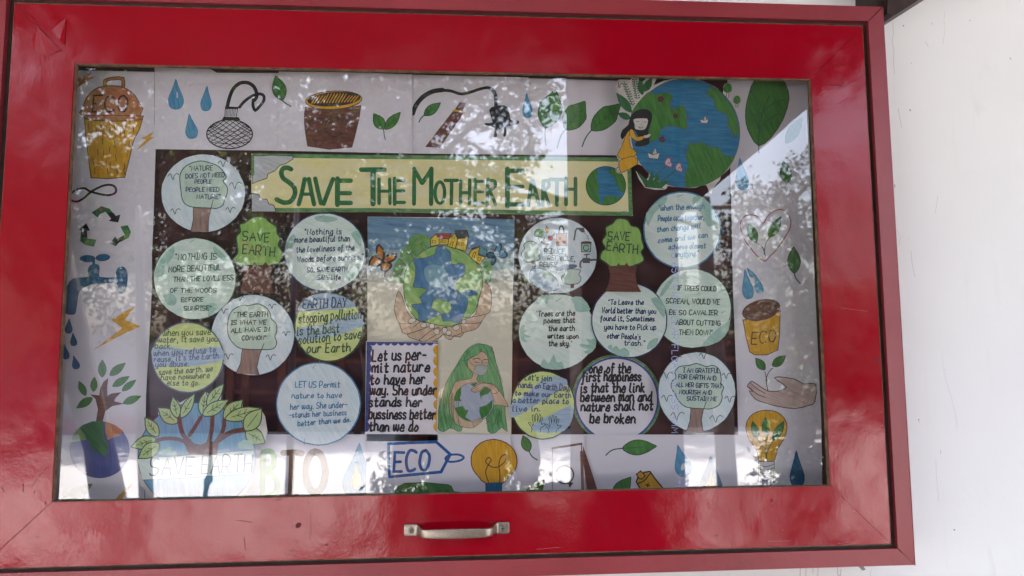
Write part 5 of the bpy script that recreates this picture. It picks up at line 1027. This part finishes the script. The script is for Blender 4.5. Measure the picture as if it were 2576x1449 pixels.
# ---- woman with green hair
mo = paper('portrait_drawing', [(1102, 857), (1289, 856), (1286, 1100), (1098, 1100)], 4, CREAM, 'cream pencil drawing of a masked woman with long green hair hugging the globe', 'drawing')
d = Draw(V2); d.fs(hairg, DGO, [720, 90, 640, 85, 520, 150, 430, 260, 350, 400, 270, 520, 200, 660, 150, 820, 110, 960, 85, 1100, 85, 1290, 170, 1340, 260, 1290, 330, 1310, 420, 1330, 520, 1100, 760, 1100, 800, 1330, 900, 1360, 1000, 1280, 1080, 1340, 1050, 1100, 1040, 900, 1010, 700, 940, 450, 900, 280, 850, 130], 6, 2)
for l in ([715, 95, 700, 200, 560, 270, 430, 330], [725, 100, 800, 220, 900, 420, 980, 600], [430, 300, 330, 460, 250, 640], [860, 120, 900, 300, 960, 480, 1010, 640], [180, 940, 190, 1100, 280, 1300], [290, 1180, 330, 1300], [850, 1040, 830, 1180, 770, 1230], [960, 1060, 900, 1200, 870, 1260], [1000, 1040, 980, 1200, 960, 1290]): d.s(DGO, l, 5, 3)
for k in range(22):
    x = random.uniform(110, 400); y = 1000 + random.uniform(0, 150); d.s(grn, [x, y - 250, x - 10, y, x + 20, y + 150], 5, 3)
for k in range(14):
    x = random.uniform(800, 1020); y = 1060 + random.uniform(0, 100); d.s(grn, [x, y - 100, x - 10, y, x - 30, y + 130], 5, 3)
d.build('hair_drawing', mo)
d = Draw(V2); d.fs(skn, BRK, [700, 190, 600, 270, 520, 310, 510, 400, 560, 480, 590, 520, 560, 580, 460, 600, 340, 630, 290, 740, 245, 860, 245, 1000, 290, 1160, 360, 1240, 480, 1280, 600, 1280, 720, 1170, 800, 1080, 870, 960, 1020, 970, 1085, 985, 1075, 930, 980, 780, 880, 660, 660, 630, 660, 540, 760, 500, 800, 400, 795, 260], 6, 2)
d.fs(hairg, DGO, [700, 190, 715, 100, 600, 130, 500, 240, 460, 340, 560, 280, 640, 250], 4, 2)
d.s(BRK, [590, 310, 630, 290, 690, 305], 10, 3).s(BRK, [720, 325, 760, 310, 795, 315], 9, 3).s(BRK, [610, 340, 645, 355, 685, 350], 7, 3).s(BRK, [725, 355, 760, 362, 792, 355], 7, 3).s(BRK, [725, 320, 708, 350, 715, 385], 5, 3).s(BRK, [490, 360, 500, 400, 525, 430], 6, 2).s(GRY, [520, 300, 570, 370, 625, 410], 7, 2).s(GRY, [525, 430, 570, 480, 605, 495], 6, 2)
d.fs(mask, GRY, [630, 400, 690, 385, 795, 405, 798, 450, 760, 520, 690, 540, 600, 500, 610, 450], 6, 2); d.build('face_drawing', mo)
d = Draw(V2); d.fs(glb, BRK, ell(600, 920, 285, 282, 40), 5)
d.f(grn, [420, 690, 340, 780, 320, 900, 430, 905, 400, 860, 420, 800]).f(grn, [330, 1000, 440, 970, 480, 1030, 525, 1030, 480, 1130, 570, 1190, 480, 1180, 380, 1100]).f(grn, [680, 780, 760, 700, 860, 740, 800, 800, 710, 830, 705, 880]).f(grn, [540, 655, 660, 640, 600, 700]).f(grn, [680, 990, 780, 960, 870, 880, 860, 1000, 790, 1110, 710, 1160, 680, 1060])
d.build('globe_drawing', mo)
d = Draw(V2); d.fs(skn, BRK, [560, 740, 620, 690, 700, 655, 800, 650, 880, 680, 960, 760, 870, 800, 830, 720, 740, 700, 690, 760, 600, 780], 6, 2).fs(skn, BRK, [590, 1200, 640, 1160, 715, 1150, 725, 1180, 660, 1240, 600, 1265], 5, 2)
for l in ([570, 745, 640, 700], [580, 765, 660, 720], [600, 778, 680, 740], [630, 1190, 690, 1160], [645, 1210, 710, 1170]): d.s(BRK, l, 5)
d.build('hands_drawing', mo)
pin(mo, V2, (490, 1420, 510, 1370)); 
# ---- big globe with the girl (cut out in one piece)
gl_pts = catmull([(1533.3 + x * .22043, 178.9 + y * .22043) for x, y in pairs([860, 85, 1010, 95, 1150, 150, 1240, 205, 1295, 260, 1300, 180, 1330, 140, 1370, 130, 1398, 170, 1390, 270, 1365, 320, 1410, 370, 1400, 320, 1440, 275, 1490, 265, 1508, 320, 1490, 390, 1440, 430, 1470, 560, 1490, 680, 1478, 860, 1430, 1000, 1360, 1120, 1270, 1200, 1262, 1240, 1175, 1340, 1170, 1390, 1138, 1390, 1105, 1300, 980, 1330, 860, 1332, 730, 1320, 660, 1310, 635, 1350, 405, 1330, 300, 1140, 340, 1180, 420, 1240, 450, 1150, 330, 1060, 230, 1125, 130, 1165, 75, 1150, 80, 1080, 110, 1010, 78, 960, 130, 800, 120, 690, 180, 620, 230, 520, 95, 510, 150, 440, 100, 340, 75, 250, 75, 140, 110, 95, 240, 100, 250, 65, 330, 80, 345, 150, 420, 80, 545, 70, 500, 160, 620, 110, 740, 88])], 2, True)
bg_ = paper('globe_cutout', gl_pts, 9, dbk, 'large round blue and green globe cut-out hugged by a long haired girl in yellow', 'paper cut-out')
d = Draw(V3); d.fs(blu, GRY, ell(868, 708, 620, 622, 64), 6); d.build('sea_drawing', bg_)
d = Draw(V3); d.fs(grn, GRY, [455, 240, 520, 265, 570, 260, 640, 245, 700, 265, 718, 300, 690, 390, 725, 435, 780, 405, 840, 395, 870, 450, 880, 560, 888, 640, 840, 665, 780, 640, 700, 625, 620, 640, 580, 690, 565, 760, 500, 795, 440, 790, 400, 640, 260, 560, 255, 470, 320, 370, 390, 290], 6, 2)
d.fs(grn, GRY, [1160, 180, 1240, 215, 1340, 330, 1410, 430, 1460, 580, 1478, 720, 1430, 735, 1395, 715, 1380, 660, 1350, 640, 1350, 540, 1330, 490, 1260, 465, 1195, 400, 1200, 330, 1110, 265], 6, 2)
d.fs(grn, GRY, [905, 820, 960, 830, 1070, 812, 1120, 860, 1250, 880, 1290, 950, 1370, 970, 1425, 985, 1370, 1080, 1290, 1180, 1190, 1250, 1080, 1300, 960, 1322, 880, 1325, 860, 1250, 870, 1150, 905, 1080, 870, 970, 900, 880], 6, 2)
d.build('land_drawing', bg_)
d = Draw(V3)
for x, y, s in ((585, 320, 45), (755, 512, 36), (600, 780, 42)):
    for k in range(5): d.f(MARK, ell(x + s * .5 * math.cos(k * 1.26), y + s * .5 * math.sin(k * 1.26), s * .42, s * .38, 10))
d.build('blossom_drawing', bg_)
d = Draw(V3)
for x, y, s in ((1082, 570, 1), (505, 965, 1.45)): d.fs(dbk, BRK, [x - 48 * s, y - 22 * s, x - 10 * s, y - 8 * s, x + 48 * s, y - 22 * s, x + 34 * s, y + 26 * s, x - 38 * s, y + 20 * s], 6).fs(dbk, BRK, [x - 12 * s, y - 12 * s, x + 12 * s, y - 62 * s, x + 26 * s, y - 16 * s], 5)
d.build('paper_boats_drawing', bg_)
d = Draw(V3)
for x, y in ((675, 1050), (795, 1105)):
    d.fs(dbk, pnk, [x - 35, y + 20, x - 40, y - 15, x - 12, y - 55, x + 18, y - 50, x + 22, y - 15, x + 38, y + 15, x + 25, y + 45, x, y + 35], 9, 3).s(pnk, [x - 15, y + 15, x + 5, y - 10, x + 15, y + 15], 7, 3)
d.s(grd, [645, 1085, 560, 1160, 500, 1220], 9, 2).s(grd, [755, 1130, 660, 1210, 590, 1260], 9, 2); d.build('flowers_drawing', bg_)
d = Draw(V3).f(grd, [305, 1140, 370, 1190, 440, 1250, 485, 1130, 505, 1200, 500, 1250, 545, 1185, 570, 1180, 560, 1260, 690, 1250, 600, 1330, 640, 1345, 410, 1325, 370, 1250]).s(DGO, [320, 1160, 400, 1260, 430, 1320], 5, 2); d.build('grass_drawing', bg_)
d = Draw(V3)
for l in ([95, 180, 145, 130], [100, 120, 110, 190, 130, 170], [165, 115, 190, 200, 240, 330, 270, 400], [280, 80, 295, 200, 315, 320]): d.s(DGO, l, 7, 3)
for k in range(9): 
    for s in (-1, 1): d.f(grd, ell(175 + k * 11 + s * 18, 150 + k * 28, 15, 7, 8, tilt=-30 * s)); 
for k in range(9):
    for s in (-1, 1): d.f(grd, ell(285 + k * 4 + s * 20, 95 + k * 26, 15, 7, 8, tilt=-30 * s))
d.leaf(grd, DGO, 250, 470, 80, 250, 95, ow=5).leaf(grd, DGO, 240, 540, 95, 480, 70, ow=5).leaf(grd, DGO, 375, 270, 345, 90, 70, ow=5).leaf(grd, DGO, 400, 230, 480, 80, 80, ow=5); d.build('foliage_drawing', bg_)
d = Draw(V3)
for x, y, s in ((1350, 185, 1), (1455, 320, .85)): d.s(brn2, [x - 15 * s, y + 110 * s, x - 15 * s, y + 50], 7).s(brn2, [x + 10, y + 120 * s, x + 12, y + 50], 7).f(grn, [x - 45 * s, y + 45 * s, x - 48 * s, y, x - 15 * s, y - 45 * s, x + 25 * s, y - 40 * s, x + 45 * s, y, x + 40 * s, y + 45 * s, x, y + 65 * s], 3)
for x, y in ((978, 1150), (1075, 1110), (1160, 1170)): d.s(DGO, [x - 30, y + 20, x - 35, y - 20, x, y - 50, x + 32, y - 20, x + 30, y + 15], 5, 3).s(brn2, [x, y + 10, x, y + 45], 10)
d.build('small_trees_drawing', bg_)
d = Draw(V3); d.fs(gold, BK, [240, 665, 190, 720, 140, 860, 90, 960, 150, 1005, 270, 980, 310, 930, 240, 860, 225, 740], 6, 2).fs(gold, BK, [120, 1020, 200, 985, 290, 975, 325, 1050, 240, 1110, 150, 1155, 120, 1140, 105, 1060], 6, 2).s(BK, [110, 1090, 80, 1110, 85, 1150, 125, 1155], 6).build('yellow_dress_drawing', bg_)
d = Draw(V3).f(BK, [390, 430, 290, 460, 235, 530, 215, 610, 150, 670, 125, 740, 150, 780, 190, 720, 235, 670, 290, 680, 330, 760, 290, 830, 310, 860, 380, 855, 450, 830, 455, 760, 440, 690, 470, 600, 488, 530, 470, 460], 2); d.build('black_hair_drawing', bg_)
d = Draw(V3).fs(gold, BK, [235, 668, 270, 670, 310, 750, 385, 738, 395, 770, 325, 800, 265, 770, 228, 720], 5, 2).fs(dbk, BK, [270, 560, 300, 540, 430, 540, 435, 600, 410, 660, 360, 675, 290, 660, 285, 610], 5, 2).s(BK, [305, 570, 320, 580, 338, 570], 5, 2).s(BK, [392, 575, 408, 585, 425, 575], 5, 2).s(BK, [370, 605, 360, 620], 4).s(BK, [332, 632, 355, 650, 385, 635], 6, 3).fs(dbk, BK, [390, 735, 420, 730, 465, 710, 470, 735, 440, 760, 395, 765], 4, 2); d.build('girl_face_drawing', bg_)
# ---- save earth badge, lower left
b_pts = catmull([(319.4 + x * .21167, 958.3 + y * .21167) for x, y in pairs([220, 430, 380, 500, 370, 320, 530, 350, 540, 185, 630, 260, 800, 155, 800, 270, 850, 260, 930, 115, 985, 170, 1145, 35, 1110, 240, 1205, 225, 1160, 330, 1375, 225, 1370, 340, 1580, 320, 1640, 420, 1670, 600, 1640, 735, 1510, 720, 1525, 900, 1480, 1150, 1380, 1449, 300, 1449, 170, 1230, 130, 1050, 125, 925, 150, 780, 50, 785, 200, 660, 210, 560])], 1, True)
bd = paper('globe_badge', b_pts, 10, dbk, 'round blue globe badge with brown branches and leaves reading SAVE EARTH', 'paper cut-out')
skb = pencil('badge_blue_pencil', (0.10, 0.28, 0.46), (0.22, 0.42, 0.56), 82)
d = Draw(V4); d.fs(skb, NVO, ell(830, 900, 700, 640, 60), 10); d.build('globe_disc', bd)
brb = plain('branch_brown_crayon', (0.15, 0.055, 0.04), .7, .3, 300)
d = Draw(V4); d.s(brb, [350, 710, 450, 685, 590, 690, 700, 730, 800, 790, 830, 880], 46, 4).s(brb, [620, 450, 640, 560, 680, 660, 780, 760], 52, 3).s(brb, [880, 430, 800, 560, 740, 650], 46, 3).s(brb, [1015, 415, 1010, 560, 985, 680, 950, 800], 52, 3).s(brb, [1155, 460, 1150, 560, 1090, 680, 1010, 780], 48, 3).s(brb, [1390, 580, 1240, 610, 1110, 690, 1030, 760], 60, 3).f(brb, [640, 700, 760, 690, 780, 740, 880, 760, 960, 720, 1060, 720, 1090, 730, 1070, 880, 725, 880, 700, 780]); d.build('branches_drawing', bd)
d = Draw(V4); d.f(pal, [120, 925, 740, 880, 1505, 820, 1480, 1100, 800, 1145, 185, 1175]).s(NVO, [125, 925, 740, 880, 1505, 820], 7).s(NVO, [185, 1178, 800, 1145, 1480, 1100], 7); d.text(NVO, 'SAVE', 270, 790, 1118, 1108, 200, 15, 0).text(NVO, 'EARTH', 880, 1490, 1100, 1085, 215, 15, 0).f(mint, [370, 870, 420, 820, 520, 780, 530, 840, 580, 830, 595, 878]).f(mint, [1310, 750, 1380, 700, 1490, 710, 1500, 815, 1330, 800]); d.build('banner_lettering', bd)
d = Draw(V4)
lfm = pencil('badge_leaf_green', (0.36, 0.50, 0.20), (0.50, 0.60, 0.28), 50)
for a in ((370, 660, 215, 435, 140), (345, 690, 50, 785, 150), (385, 745, 135, 920, 165), (600, 500, 370, 320, 165), (600, 440, 545, 190, 120), (640, 440, 805, 150, 115), (895, 410, 935, 120, 125), (950, 290, 1150, 35, 125), (900, 410, 1205, 225, 145), (1150, 450, 1375, 225, 165), (1165, 455, 1590, 325, 150), (1400, 590, 1600, 330, 190), (1410, 600, 1640, 735, 190)):
    x0, y0, x1, y1, w_ = a; d.leaf(lfm, DGO, *a, vein=False, ow=13)
    dx, dy = (x1 - x0), (y1 - y0); d.s(DGO, [x0 + dx * .18, y0 + dy * .18, x0 + dx * .78, y0 + dy * .78], 8)
    for k in (.35, .52): 
        for s in (-1, 1): d.s(DGO, [x0 + dx * k, y0 + dy * k, x0 + dx * (k + .12) - s * dy * .10, y0 + dy * (k + .12) + s * dx * .10], 7)
d.build('leaves_drawing', bd)
for o in scene.objects:
    for k in ('_o', '_front', '_n'):
        if k in o: del o[k]
